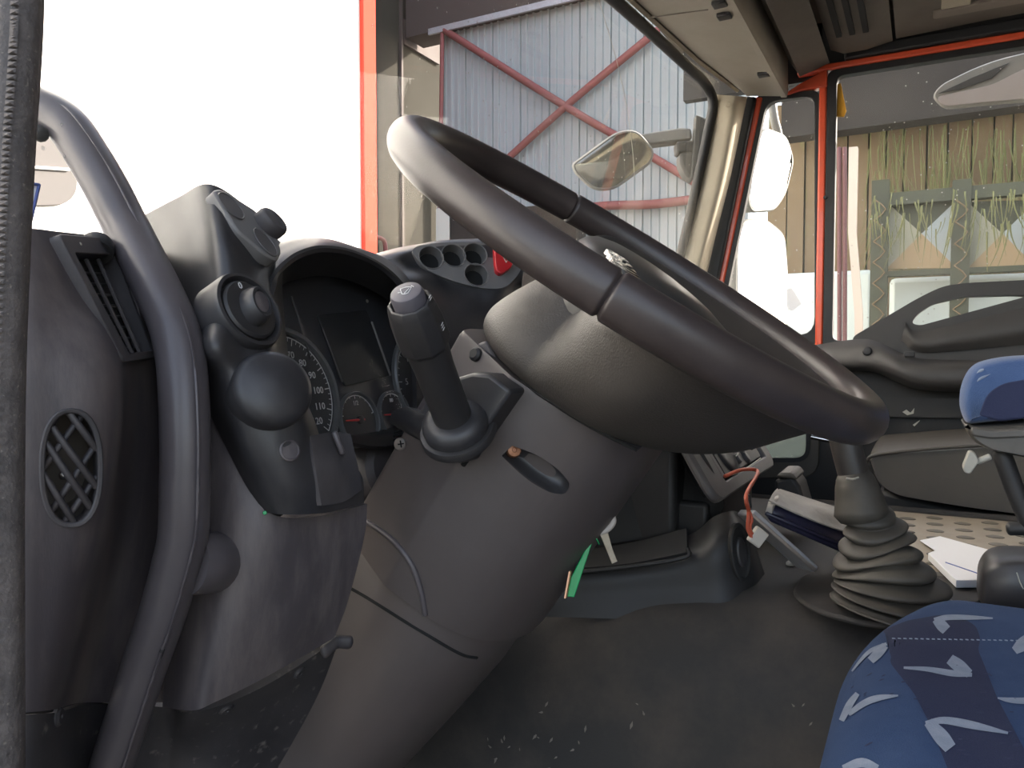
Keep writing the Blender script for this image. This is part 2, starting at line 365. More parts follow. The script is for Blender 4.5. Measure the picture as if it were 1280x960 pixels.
# windscreen
wr = []
for Z in (.0, .22, .45, .70): wr.append([A_([wsX(Y, Z), Y, Z]) for Y in (.17, .5, .8, 1.1, 1.4, 1.7, 2.03)])
win1 = sroot('window_1', (-.6, 1.1, .0), 'wide curved windscreen with dusty glass')
patch('pane', wr, M['glass'], win1, sub=3, thick=.005)
tube('rubber_seal', [PZ(745, -20, .68), PZ(768, 0, .68), PZ(815, 42, .68), PZ(858, 82, .68), PZ(881, 104, .675), PY(891, 128, 1.99), PY(885, 165, 1.99), PY(871, 230, 1.99), PY(854, 305, 1.99), PY(840, 360, 1.99)], .0125, M['rubber'], win1, n=10, sub=6)
def on_screen(px, py):
    X = -.6
    for _ in range(12): p_ = PX(px, py, X); X = wsX(p_[1], p_[2])
    return PX(px, py, X) + A_([.006, 0, 0])
tube('glass_crack', [on_screen(*q_) for q_ in ((741, -10), (750, 18), (762, 58), (773, 100), (781, 140), (787, 185), (790, 225))], .0006, M['clip'], win1, n=5, sub=5)
# blue edged sticker in the screen's corner
st = [PX(px, py, -.562) for px, py in ((20, 228), (48, 231), (36, 283), (20, 283))]
sk = prism('sticker', st, (-.0006, 0, 0), M['paper'], win1)
for i in (0, 1): tube('sticker_border', [st[i] + A_([.001, 0, 0]), st[i + 1] + A_([.001, 0, 0])], .0011, M['ink'], win1, n=6, sub=1)
# driver side pillar
struct(prism('trim_1', [P(-120, -700, .66), P(60, -700, .62), P(-20, -60, .58), P(-20, 300, .58), P(-20, 900, .58), P(-40, 1300, .58), P(-160, 1300, .60), P(-160, 0, .60)], nz(ray(-90, 300)) * .06, M['black'], None, .01), 'black windscreen pillar beside the open door')
# driver side door seal, ribbed rubber
sr = sroot('trim_2', P(20, 940, .30), 'ribbed grey rubber door seal down the left edge')
sp = [(60, -1500), (40, -700), (22, -60), (18, 60), (10, 180), (4, 300), (-2, 450), (-4, 620), (-4, 800), (-4, 1020), (-10, 1700), (-10, 2400)]
tube('seal_bulb', [P(x, y, .300) for x, y in sp], .0088, M['seal'], sr, n=20, sub=8)
tube('seal_lip', [P(x + 21, y, .312) for x, y in sp], .0040, M['seal'], sr, n=12, sub=8)
tube('seal_base', [P(x - 34, y, .306) for x, y in sp], .0105, M['seal'], sr, n=16, sub=8)
c = cr([P(x - 2, y, .2915) for x, y in sp], 30)
V = []; Fs = []
for k in range(1, len(c) - 1, 2):
    t = nz(c[k + 1] - c[k - 1]); x = rt; y = np.cross(t, x); b = len(V)
    for dx, dz, dy in ((-.0017, -.0009, 0), (.0017, -.0009, 0), (.0017, .0009, 0), (-.0017, .0009, 0), (0, 0, -.0012)):
        V.append(c[k] + x * dx + t * dz + nz(c[k]) * (dy + .0004))
    Fs += [(b, b + 1, b + 4), (b + 1, b + 2, b + 4), (b + 2, b + 3, b + 4), (b + 3, b, b + 4)]
rbo = link('seal_ribs', V, Fs, M['seal'], sr, 0); rbo['kind'] = 'stuff'

# ---- passenger side pillar trim
pil = sroot('trim_3', PY(860, 340, 2.05), 'cream plastic pillar trim beside the windscreen')
patch('pillar_cover', [[PY(895, 118, 2.00), PY(906, 119, 1.994), PY(922, 120, 2.0), PY(934, 121, 2.05)],
                       [PY(880, 215, 2.00), PY(890, 215, 1.994), PY(904, 218, 2.0), PY(914, 218, 2.05)],
                       [PY(858, 305, 2.00), PY(869, 305, 1.994), PY(882, 306, 2.0), PY(892, 306, 2.05)],
                       [PY(843, 375, 2.00), PY(854, 375, 1.994), PY(866, 376, 2.0), PY(876, 376, 2.05)]], M['cream'], pil, sub=4, thick=.01)
lathe('cap_plug', [(.007, 0), (.007, .002), (.006, .003), (0.0, .003)], PY(910, 131, 1.984), A_([.3, -1, 0]), M['cream'], pil, n=16)

# ---- overhead shelf and roof lining (run right across the cab)
ceil2 = sroot('trim_4', (-.4, 1.1, .8), 'beige overhead shelf and brown roof lining')
Ys = [.12, .4, .75, 1.1, 1.45, 1.8, 2.055]
def span(name, sec, m, parent, thick=.008, sub=3): return patch(name, [[A_([x(Y) if callable(x) else x, Y, z]) for Y in Ys] for x, z in sec], m, parent, sub=sub, thick=thick, lin=True)
xf = lambda Y: wsX(Y, .69) + .028
span('shelf_lip', [(lambda Y: xf(Y) - .012, .80), (xf, .692), (lambda Y: xf(Y) + .012, .680)], M['cream'], ceil2)
span('shelf_panel', [(lambda Y: xf(Y) + .014, .682), (-.42, .662), (-.335, .648)], M['shelf'], ceil2)
span('shelf_edge', [(-.335, .645), (-.322, .643), (-.318, .655), (-.320, .76)], M['shelf'], ceil2)
span('visor_bay', [(-.318, .735), (-.29, .690), (-.255, .700), (-.222, .712)], M['roof'], ceil2)
span('slotted_panel', [(-.220, .742), (-.190, .728), (-.14, .728), (-.083, .738)], M['roof'], ceil2)
span('roof_panel', [(-.076, .742), (.1, .748), (.35, .752), (.85, .75)], M['roof'], ceil2)
for (Xa, Xb, Ya, Yb, nm) in ((.0, .5, 1.50, 1.62, 'recess_edge'), (.0, .5, 1.93, 1.97, 'recess_edge')):
    sbox(nm, (Xa, Ya, .738), (Xb, Yb, .752), M['rooftrim'], ceil2, .004)
sbox('roof_label', (.015, 1.88, .742), (.07, 1.94, .748), M['cream'], ceil2, .002)
for i in range(3):
    for (a, b) in ((1.35, 1.60), (1.68, 1.93)):
        sbox('slot', (-.195 + i * .028, a, .722), (-.183 + i * .028, b, .728), M['void'], ceil2)
for q in ((900, 5), (906, 20), (955, 93)):
    p = PZ(q[0], q[1], .648); sbox('clip', p + A_([-.014, -.012, -.004]), p + A_([.012, .012, .004]), M['black'], ceil2, .002)
p = PZ(820, 16, .672); tube('panel_joint', [PZ(812, 22, .675), PZ(885, 12, .655)], .0012, M['roof'], ceil2, n=6, sub=1)

# ---- passenger door
door = sroot('door_1', (.2, 2.1, -.86), 'passenger door with orange red frame, black grab bar and dirty window')
Zt = .697; Xq = -.222
sbox('window_post', (-.2475, 2.075, -.02), (-.2295, 2.10, .735), M['bodyred'], door, .004)
sbox('window_header', (-.30, 2.07, .7005), (.87, 2.10, .7165), M['bodyred'], door, .004)
sbox('header_seal', (-.19, 2.062, .7168), (.87, 2.11, .745), M['rubber'], door, .005)
prism('corner_gusset', [PY(976, 120, 2.07), PY(1000, 104, 2.07), PY(1034, 86, 2.07), PY(1034, 108, 2.07), PY(1000, 113, 2.07)], (0, .03, 0), M['bodyred'], door, .003)
def loopXZ(x0, x1, z0, z1, Y, r): return [A_([q[0], Y, q[1]]) for q in rpoly([(x0, z0), (x1, z0), (x1, z1), (x0, z1)], r)]
ring_plate('window_frame', loopXZ(-.229, .43, .0, .7005, 2.075, .02), loopXZ(-.2065, .40, .028, .684, 2.075, .018), (0, .03, 0), M['rubber'], door, .002)
wg = sbox('window_glass', (-.208, 2.092, .02), (.402, 2.096, .70), M['glass_dirty'], door)
qo = rpoly([PY(941, 119, 2.08), PY(1026, 111, 2.08), PY(1027, 432, 2.08), PY(880, 418, 2.08)], [.03, .03, .03, .03])
qi = rpoly([PY(958, 127, 2.08), PY(1018, 119, 2.08), PY(1018, 421, 2.08), PY(900, 408, 2.08)], [.03, .03, .05, .03])
ring_plate('quarter_frame', qo, qi, (0, .025, 0), M['rubber'], door, .002)
prism('quarter_glass', [q + A_([0, .018, 0]) for q in inset(qi, -.004)], (0, .004, 0), M['glass_dirty'], door)
prism('quarter_patch', [PY(x, y, 2.094) for x, y in ((983, 362), (990, 360), (1002, 380), (990, 389), (984, 386))], (0, .0005, 0), M['paper'], door)  # small flat white patch on the quarter glass
prism('hinge_strip', [PY(944, 121, 2.075), PY(953, 121, 2.075), PY(905, 352, 2.075), PY(889, 400, 2.075), PY(880, 400, 2.075), PY(896, 352, 2.075)], (0, .02, 0), M['bodyred'], door, .004)
prism('pillar_seal', [PY(931, 120, 2.06), PY(945, 120, 2.06), PY(897, 352, 2.06), PY(880, 400, 2.06), PY(866, 400, 2.06), PY(884, 330, 2.06)], (0, .05, 0), M['rubber'], door, .006)
lathe('post_screw', [(.005, 0), (.005, .004), (.003, .006), (0, .006)], PY(1032, 247, 2.074), (0, -1, 0), M['rubber'], door, n=12)
# door card
card = prism('door_card', rpoly([PY(1062, 423, 2.02), PY(1150, 371, 2.02), PY(1182, 356, 2.02), PY(1216, 353, 2.02), A_([.80, 2.02, .165]), A_([.80, 2.02, -.02]), PY(1140, 452, 2.02), PY(1075, 440, 2.02)], [.02, .05, .05, .04, .01, .01, .02, .01]), (0, .045, 0), M['doorcard'], door)
hole = prism('hole', [q + A_([0, -.02, 0]) for q in rpoly([PY(1139, 404, 2.02), PY(1146, 393, 2.02), PY(1165, 380, 2.02), PY(1205, 371, 2.02), PY(1268, 369, 2.02), PY(1285, 370, 2.02), PY(1150, 407, 2.02)], .012)], (0, .1, 0), None)
carve(card, [hole]); addbevel(card, .006, 3)
patch('card_moulding', [[PY(1132, 402, 2.014), PY(1146, 414, 2.012), PY(1200, 404, 2.012), PY(1290, 382, 2.012), PY(1400, 360, 2.012)],
                        [PY(1130, 412, 2.010), PY(1150, 430, 2.002), PY(1200, 424, 2.0), PY(1290, 410, 2.0), PY(1400, 395, 2.0)],
                        [PY(1126, 425, 2.014), PY(1148, 440, 2.012), PY(1200, 438, 2.012), PY(1290, 430, 2.012), PY(1400, 425, 2.012)]], M['doorcard'], door, sub=5, thick=.004)
patch('arm_ledge', [[PY(1005, 434, 2.03), PY(1045, 427, 2.02), PY(1085, 424, 2.0), PY(1112, 434, 1.985), PY(1142, 447, 1.975), PY(1200, 450, 1.975), PY(1290, 451, 1.975), PY(1420, 452, 1.975)],
                  [PY(1005, 440, 2.02), PY(1045, 438, 1.995), PY(1088, 436, 1.975), PY(1118, 448, 1.955), PY(1146, 457, 1.945), PY(1200, 459, 1.945), PY(1290, 460, 1.945), PY(1420, 461, 1.945)],
                  [PY(1010, 455, 2.02), PY(1050, 456, 1.985), PY(1092, 457, 1.965), PY(1124, 468, 1.945), PY(1150, 477, 1.94), PY(1200, 480, 1.94), PY(1290, 481, 1.94), PY(1420, 482, 1.94)],
                  [PY(1015, 463, 2.03), PY(1055, 464, 2.01), PY(1092, 465, 2.0), PY(1122, 478, 1.985), PY(1150, 487, 1.975), PY(1200, 490, 1.975), PY(1290, 491, 1.975), PY(1420, 492, 1.975)]], M['doorcard'], door, sub=4, thick=.006)
lathe('armrest_screw', [(.011, 0), (.011, .004), (.008, .007), (0, .008)], PY(1084, 439, 1.972), (0, -1, .1), M['black'], door, n=18)
box('lock_catch', PY(1137, 443, 1.95), (.022, .015, .012), M['black'], door, bevel=.002)
lower = sbox('lower_panel', (-.60, 2.045, -.86), (.85, 2.075, .012), M['doordark'], door, .004)
patch('lower_step', [[PY(1030, 497, 2.035), PY(1085, 495, 2.035), PY(1150, 497, 2.035), PY(1290, 499, 2.035), PY(1420, 500, 2.035)], [PY(1030, 520, 2.03), PY(1085, 520, 2.03), PY(1150, 522, 2.03), PY(1290, 523, 2.03), PY(1420, 524, 2.03)]], M['doordark'], door, sub=2, thick=.01)
for q in (((1128, 515), (1133, 512), (1138, 516), (1143, 510), (1142, 517), (1134, 519)), ((1103, 521), (1106, 520), (1106, 528), (1104, 528)), ((1141, 531), (1150, 525), (1149, 527), (1143, 533))):
    prism('scuff', [PY(x, y, 2.018) for x, y in q], (0, .001, 0), M['clip'], door)
lw_o = rpoly([PY(915, 470, 2.04), PY(1024, 470, 2.04), PY(1024, 598, 2.04), PY(915, 598, 2.04)], [.03, .03, .05, .03])
lw_i = rpoly([PY(922, 480, 2.04), PY(1011, 480, 2.04), PY(1011, 576, 2.04), PY(922, 576, 2.04)], [.02, .02, .035, .02])
ring_plate('kerb_window_frame', lw_o, lw_i, (0, .02, 0), M['pseat'], door, .003)
cut = prism('cut', [q + A_([0, -.1, 0]) for q in lw_i], (0, .3, 0), None); carve(lower, [cut])
prism('kerb_window_glass', [q + A_([0, .03, 0]) for q in inset(lw_i, -.004)], (0, .004, 0), M['glass_kerb'], door)
ring_plate('kerb_window_seal', inset(lw_i, -.004), inset(lw_i, .007), (0, .012, 0), M['rubber'], door)
prism('yellow_label', [PY(x, y, 2.0915) for x, y in ((1044, 106), (1051, 104), (1058, 139), (1055, 146), (1044, 146))], (0, .0006, 0), M['yellow'], door)
sbox('sun_block_post', (.415, 2.05, -.86), (.85, 2.12, .80), M['black'], door)  # out of view, widened to keep direct sun off the console
sbox('header_fill', (-.60, 2.10, .69), (-.245, 2.13, .83), M['black'], door)
sbox('header_fill', (-.26, 2.10, .717), (.87, 2.13, .83), M['black'], door)
sbox('front_post', (-.62, 2.075, -.86), (-.50, 2.12, .10), M['black'], door)

# ---- engine cover (between the footwells)
SEC = [(1.63, -.60), (1.62, -.33), (1.60, -.30), (1.3, -.30), (1.03, -.301), (.975, -.315), (.93, -.345), (.895, -.40), (.872, -.50), (.85, -.65), (.82, -.86)]
ec = thing('engine_cover', 'dirty black rubber engine cover filling the footwell floor', 'engine cover', (0, 1.2, -.86))
cover = patch('cover_shell', [[A_([X, Y, Z]) for Y, Z in SEC] for X in (-.74, -.45, -.15, .15, .45, .8)], M['mat'], ec, sub=4, thick=.012)
# mud kicked up at the foot of the cover
T_cover = bvh([cover])
for cx, cy, n in ((640, 945, 9), (690, 948, 5), (820, 900, 3), (1010, 890, 3), (700, 905, 4)):
    for k in range(n):
        x = cx + random.uniform(-35, 35); y = cy + random.uniform(-25, 20); p, nn_ = hit(T_cover, x, y)
        if p is None: continue
        a = nz(rt * random.uniform(-1, 1) + up * random.uniform(-1, 1)); b = nz(np.cross(nn_, a)); l = random.uniform(.002, .006)
        prism('dried_mud', [p + a * l - nn_ * .0004, p + b * l * .3, p - a * l, p - b * l * .35], nn_ * .0008, M['pale_inner'], ec)
# raised tread plate on top
tp = sbox('tread_plate', (-.05, 1.10, -.300), (.70, 1.58, -.296), M['plate'], ec, .001)
k = 0
dv = None
for i in range(18):
    for j in range(9):
        x = -.022 + i * .042; y = 1.125 + j * .056 + (.028 if i % 2 else 0)
        if y > 1.565: continue
        if dv is None: dv = lathe('tread_dot', [(.013, -.0005), (.013, .0012), (.009, .0022), (0, .0024)], (x, y, -.296), (0, 0, 1), M['platedot'], ec, n=10, sx=1., sy=.75)
        else:
            o = dv.copy(); COL.objects.link(o); ORG[o.name] = A_([x, y, -.296]) + (ORG[dv.name] - A_([-.022, 1.125, -.296])); place(o, ec)

# ================================================================== DASHBOARD
dash = thing('dashboard', 'dusty dark grey plastic dashboard behind the black grab handle', 'dashboard', A_([-.55, .6, -.86]))
endp = patch('end_panel', [
    [(2, 284, .44), (45, 286, .455), (95, 293, .495), (140, 300, .55), (195, 312, .62)],
    [(2, 370, .425), (50, 372, .438), (108, 375, .476), (155, 380, .53), (215, 385, .60)],
    [(0, 470, .415), (55, 470, .427), (140, 470, .458), (172, 472, .53), (225, 475, .60)],
    [(0, 600, .415), (55, 600, .427), (132, 605, .456), (166, 602, .53), (226, 600, .60)],
    [(0, 760, .42), (45, 762, .43), (100, 765, .46), (140, 765, .54), (225, 765, .60)],
    [(0, 893, .425), (40, 890, .434), (72, 886, .46), (110, 878, .545), (225, 878, .60)]], M['dash_dirty'], dash, sub=7, thick=.006)
T_end0 = bvh([endp])
gn = nz(hit(T_end0, 89, 585)[1])
ov = [(89 + 36 * math.copysign(abs(math.cos(a)) ** .85, math.cos(a)), 585 + 71 * math.copysign(abs(math.sin(a)) ** .85, math.sin(a))) for a in [2 * math.pi * k / 32 for k in range(32)]]
gc = hit(T_end0, 89, 585)[0]
ovp = [PP(x, y, gc, gn) for x, y in ov]
c1 = prism('cut', [q + gn * .03 for q in ovp], -gn * .07, None)
vq = [(84, 312), (140, 316), (186, 441), (157, 444)]
vc = hit(T_end0, 135, 380)[0]; vn = nz(np.cross(hit(T_end0, 84, 312)[0] - hit(T_end0, 157, 444)[0], hit(T_end0, 183, 436)[0] - hit(T_end0, 157, 444)[0])); vn = vn if np.dot(vn, vc) < 0 else -vn
vcut = prism('cut', [PP(x, y, vc, vn) + vn * .04 for x, y in vq], -vn * .09, None)
carve(endp, [c1, vcut])
# oval grille
ring = ring_plate('speaker_grille', [q + gn * .0015 for q in inset(ovp, -.0018)], [q + gn * .001 for q in inset(ovp, .0012)], -gn * .014, M['dash'], dash, .0008)
cup = lathe('duct', [(.034, 0), (.030, -.03), (.0, -.034)], gc - gn * .012, gn, M['pale_inner'], ring, n=24, sx=1, sy=.55, open0=True)
def inoval(x, y): return ((x - 89) / 36.) ** 2 + ((y - 585) / 71.) ** 2 < 1.0
def clipbar(x0, y0, x1, y1):
    pts = [(x0 + (x1 - x0) * t / 60, y0 + (y1 - y0) * t / 60) for t in range(61)]; pts = [q for q in pts if inoval(*q)]
    return (pts[0], pts[-1]) if len(pts) > 2 else None
for s in ((40, 500, 160, 660), (22, 502, 140, 672), (14, 530, 130, 710), (60, 480, 170, 625)):
    b = clipbar(*s)
    if b: tube('grille_bar', [PP(*b[0], gc, gn) - gn * .003, PP(*b[1], gc, gn) - gn * .003], .0021, M['dash'], ring, n=8, sub=1, sy=1.6)
for s in ((30, 590, 130, 430), (30, 622, 130, 485), (40, 680, 140, 530), (50, 700, 150, 560)):
    b = clipbar(*s)
    if b: tube('grille_bar', [PP(*b[0], gc, gn) - gn * .005, PP(*b[1], gc, gn) - gn * .005], .0019, M['dash'], ring, n=8, sub=1, sy=1.6)
lathe('rivet', [(.0028, 0), (.0024, .002), (0, .003)], PP(91, 605, gc, gn) - gn * .03, gn, M['chrome'], ring, n=12)
# louvred side vent
fo = rpoly([PP(x, y, vc, vn) for x, y in ((68, 294), (150, 301), (197, 447), (150, 455))], .004); fi = rpoly([PP(x, y, vc, vn) for x, y in ((88, 318), (140, 320), (185, 440), (156, 443))], .003)
vent = ring_plate('air_vent', [q + vn * .003 for q in fo], [q + vn * .003 for q in fi], -vn * .012, M['dash'], dash, .001)
prism('vent_back', [q - vn * .0105 for q in inset(fi, -.02)], -vn * .002, M['void'], vent)
for dx in (4, 19, 34):
    a = [PP(92 + dx, 322, vc, vn), PP(158 + dx * .62, 441, vc, vn)]
    d = nz(a[1] - a[0]); s = np.cross(vn, d)
    prism('slat', [a[0] + s * .0016 - vn * .001, a[0] - s * .0010 - vn * .001, a[0] - s * .0010 - vn * .0035, a[0] + s * .0006 - vn * .0035], a[1] - a[0], M['dash'], vent, .0006)
for t in range(1, 9):
    y = 322 + t * 13.5; x = 90 + t * 7.6
    tube('vane', [PP(x, y, vc, vn) - vn * .007, PP(x + 40, y + 2, vc, vn) - vn * .007], .0009, M['dash'], vent, n=6, sub=1)
lathe('thumb_wheel', [(.010, -.006), (.011, -.003), (.011, .003), (.010, .006)], PP(128, 308, vc, vn) - vn * .004, nz(PP(128, 300, vc, vn) - PP(128, 316, vc, vn)), M['black'], vent, n=24)
lathe('vent_mark', [(.0012, 0), (.001, .0005), (0, .0006)], PP(95, 307, vc, vn) + vn * .003, vn, M['clip'], vent, n=10)
# lower left trim with screws
kick = patch('lower_trim', [[(0, 894, .432), (40, 893, .442), (74, 890, .470), (118, 880, .55), (205, 884, .60), (247, 890, .565), (330, 858, .60), (425, 798, .655)],
                     [(0, 930, .43), (40, 930, .44), (78, 930, .475), (115, 930, .56), (200, 930, .61), (232, 935, .61), (292, 925, .62), (392, 880, .672)],
                     [(0, 1010, .43), (40, 1010, .44), (80, 1010, .48), (115, 1010, .565), (190, 1010, .62), (222, 1010, .62), (262, 1010, .63), (318, 1010, .668)]], M['kick'], dash, sub=5, thick=.006)
T_kick = bvh([kick])
for x, y in ((72, 896), (283, 886), (374, 840)):
    p, n = hit(T_kick, x, y, -.001); lathe('trim_screw', [(.006, 0), (.006, .002), (.0045, .0035), (.0015, .0035), (.001, .002), (0, .002)], p, n, M['kick'], dash, n=16)
# lower dash panel under the pod
lowp = patch('knee_panel', [
    [(215, 425, .58), (258, 508, .565), (296, 585, .553), (335, 640, .552), (392, 646, .58), (459, 630, .625)],
    [(214, 590, .58), (262, 640, .556), (298, 662, .545), (338, 684, .552), (392, 690, .582), (456, 668, .625)],
    [(210, 740, .575), (258, 752, .548), (288, 762, .543), (325, 772, .556), (382, 770, .586), (436, 748, .624)],
    [(203, 884, .57), (242, 888, .544), (268, 878, .548), (310, 858, .565), (362, 830, .59), (418, 797, .62)]], M['dash_dirty'], dash, sub=7, thick=.008)
tube('lower_clip', [(405, 815, .625), (420, 803, .635), (437, 803, .64)], .006, M['dash'], dash, n=10, sx=1, sy=.6)
# pod that wraps the left of the instruments
pn = nz(A_([.905, .04, .42])); kn = nz(A_([.80, -.36, .38])); sw_c = P(309, 389, .556); kc = P(341, 486, .536)
pl = lambda x, y: PP(x, y, sw_c, pn) - pn * .003
kl = lambda x, y: PP(x, y, kc, kn) - kn * .003
pod = patch('instrument_pod', [
    [(178, 270, .66), (222, 247, .625), (262, 230, .590), (310, 260, .625), (352, 304, .68)],
    [(196, 330, .62), (236, 310, .590), (276, 292, .566), (322, 322, .598), (354, 334, .65)],
    [(216, 395, .592), (250, 378, .566), pl(288, 350), pl(331, 352), (353, 362, .65)],
    [(234, 440, .574), pl(266, 426), pl(304, 396), pl(346, 404), (358, 422, .64)],
    [(248, 480, .562), (282, 466, .526), pl(314, 444), pl(350, 448), (364, 456, .63)],
    [(262, 515, .558), (294, 518, .527), kl(338, 488), kl(376, 498), (391, 520, .61)],
    [(284, 562, .554), (310, 572, .533), (348, 556, .535), (388, 560, .558), (408, 560, .60)],
    [(308, 608, .550), (332, 616, .540), (362, 606, .540), (402, 600, .560), (450, 590, .605)],
    [(330, 640, .552), (350, 643, .545), (376, 643, .550), (412, 640, .570), (455, 629, .612)]], M['pod'], dash, sub=6, thick=.005)
T_pod = bvh([pod])
# oval blank panel at the top of the pod
tc = P(309, 281, .592); xd = nz(P(352, 326, .625) - P(266, 235, .578)); yd = nz(np.cross(xd, -ray(309, 281)));
tn = nz(-nz(ray(309, 281)) * .42 + nz(np.cross(xd, nz(ray(309, 281)))) * .9); tn = tn if np.dot(tn, tc) < 0 else -tn
def tp_(px, py, off=0.): return PP(px, py, tc, tn) + tn * off
tpan = prism('blank_panel', rpoly([tp_(266, 236), tp_(278, 236), tp_(322, 264), tp_(343, 288), tp_(353, 315), tp_(348, 326), tp_(332, 318), tp_(296, 287)], .006), -tn * .012, M['grey'], dash, .002)
for (x0, y0, x1, y1, w) in ((272, 242, 304, 274, .011), (318, 286, 344, 321, .010)):
    a = tp_(x0, y0); b = tp_(x1, y1); cc = (a + b) / 2; L_ = np.linalg.norm(b - a) / 2
    lathe('finger_well', [(L_, .0008), (L_ * .96, .0014), (L_ * .9, .0006), (L_ * .6, .0002), (0, 0)], cc, tn, M['silver'], tpan, n=28, sx=1, sy=w / L_, ref=b - a)
a = tp_(334, 283); lathe('push_button', [(.0135, 0), (.0135, .007), (.0125, .0095), (.011, .0105), (0, .0105)], a, tn, M['dash'], tpan, n=24, sx=1, sy=.8, ref=xd)
# rotary light switch
sw = lathe('light_switch', [(.0300, -.020), (.0302, .001), (.029, .004), (.0265, .0045), (.0245, .001), (.0235, -.001), (0, -.001)], sw_c, pn, M['pod'], dash, n=48)
lathe('dial_ring', [(.0232, -.001), (.0232, .003), (.0215, .0048), (.0145, .0052), (0, .0052)], sw_c, pn, M['stalk'], sw, n=48)
sx_, sy_, _ = frame_of(pn); gup = nz(sx_ * .97 - sy_ * .2)
lathe('grip_base', [(.0135, .005), (.0130, .010), (.0115, .015), (.0105, .0165), (.0085, .0165), (.0080, .0150), (0, .0150)], sw_c, pn, M['pod'], sw, n=36, sx=1.12, sy=.82, ref=gup)
lathe('grip_insert', [(.0078, .0148), (.0076, .0158), (0, .0162)], sw_c, pn, M['dash_dirty'], sw, n=28, sx=1.12, sy=.82, ref=gup)
text('dial_mark', '0', .0075, sw_c + pn * .0056 + sx_ * .0175 + sy_ * .004, -sy_, sx_, M['white'], sw, .0002)
tube('dial_pointer', [sw_c + pn * .0056 + sx_ * .0165 - sy_ * .0095, sw_c + pn * .0056 + sx_ * .0125 - sy_ * .0125], .0007, M['white'], sw, n=6, sub=1)
# big blank knob and small plug below it
lathe('round_blank', [(.0280, -.020), (.0282, .000), (.0268, .004), (.0225, .0075), (.012, .0105), (0, .0115)], kc, kn, M['pod'], dash, n=48)
p, n = hit(T_pod, 362, 563); lathe('round_plug', [(.0078, -.004), (.0078, .0008), (.0066, .0014), (.006, .0006), (0, .0006)], p, nz(n + kn), M['dash_dirty'], dash, n=28)
p, n = hit(T_pod, 331, 640); lathe('green_speck', [(.0016, 0), (.0012, .0008), (0, .001)], P(331, 641, .545), nz(-ray(331, 641)), M['green'], dash, n=8)
# little bracket at the foot of the pod
patch('pod_foot', [[(388, 545, .558), (414, 540, .58), (438, 542, .59)], [(395, 590, .553), (425, 585, .575), (448, 585, .59)], [(402, 632, .556), (428, 628, .58), (453, 612, .595)]], M['dash'], dash, sub=4, thick=.004)
tube('foot_rib', [(418, 541, .572), (428, 566, .574)], .0022, M['handle'], dash, n=8, sub=1)
# hood over the instruments
lip = [(334, 372, .60), (343, 347, .612), (357, 330, .632), (376, 317, .655), (403, 310, .68), (440, 315, .72), (478, 333, .765), (506, 362, .79), (522, 400, .80)]
top = [(338, 330, .66), (344, 308, .675), (356, 300, .695), (382, 297, .72), (414, 299, .75), (454, 312, .80), (484, 324, .84), (512, 350, .87), (530, 395, .88)]
top2 = [(x, y + 3, d + .10) for x, y, d in top]
patch('hood', [lip, [((a[0] + b[0]) / 2, (a[1] + b[1]) / 2 - 3, (a[2] * .6 + b[2] * .4)) for a, b in zip(lip, top)], top, top2], M['pod'], dash, sub=5, thick=.004)
xg = -.515
gpl = [PX(x, y, xg) for x, y in ((344, 420), (346, 385), (352, 358), (372, 349), (403, 345), (440, 352), (478, 371), (502, 395), (520, 430))]
patch('hood_lining', [[P(*q) for q in lip], [(P(*a) * .5 + b * .5) for a, b in zip(lip, gpl)], gpl], M['black'], dash, sub=5, thick=.003)
# right wing with the hazard switch
wn_ = nz(A_([.70, -.62, .36])); wc = P(585, 332, .93)
def wp(x, y, off=0.): return PP(x, y, wc, wn_) + wn_ * off
wing = patch('wing', [
    [P(466, 318, .93), P(500, 309, .96), P(540, 303, .99), P(590, 300, 1.02), P(640, 300, 1.05), P(668, 316, 1.06)],
    [P(470, 322, .88), wp(510, 311, -.006), wp(545, 302.5, -.003), wp(590, 300.5, -.003), wp(640, 302, -.003), wp(660, 322, -.008)],
    [P(484, 335, .855), wp(516, 332, -.004), wp(550, 333, -.005), wp(590, 340, -.005), wp(638, 345, -.005), wp(656, 348, -.01)],
    [P(495, 358, .84), P(525, 350, .87), wp(555, 353, -.003), wp(590, 364, -.003), wp(630, 366, -.004), P(652, 365, .99)],
    [P(508, 400, .83), P(540, 400, .86), P(570, 402, .885), P(600, 404, .91), P(630, 404, .94), P(650, 400, .98)],
    [P(520, 470, .83), P(548, 470, .86), P(575, 470, .88), P(605, 470, .905), P(635, 470, .93), P(650, 470, .96)],
    [P(520, 560, .83), P(548, 560, .86), P(575, 560, .88), P(605, 560, .905), P(635, 560, .93), P(650, 560, .96)]], M['pod'], dash, sub=5, thick=.006)
wpan = prism('switch_panel', rpoly([wp(514, 313), wp(522, 307), wp(552, 303), wp(636, 304), wp(655, 320), wp(651, 340), wp(632, 361), wp(606, 361), wp(566, 352), wp(530, 336)], [.008, .008, .012, .02, .012, .014, .014, .02, .02, .012]), -wn_ * .008, M['grey'], dash)
cuts = []; hs = ((539, 322), (567, 319.5), (594, 318), (595.5, 343.5))
wx, wy, _ = frame_of(wn_)
for x, y in hs:
    o = wp(x, y); cuts.append(prism('cut', [o + wn_ * .01 + .0145 * (math.cos(a) * wx + math.sin(a) * wy) for a in [2 * math.pi * k / 28 for k in range(28)]], -wn_ * .03, None))
cuts2 = []
for x, y in hs:
    o = wp(x, y); cuts2.append(prism('cut', [o + wn_ * .01 + .0160 * (math.cos(a) * wx + math.sin(a) * wy) for a in [2 * math.pi * k / 28 for k in range(28)]], -wn_ * .04, None))
carve(wing, cuts2)
carve(wpan, cuts); addbevel(wpan, .0012, 2)
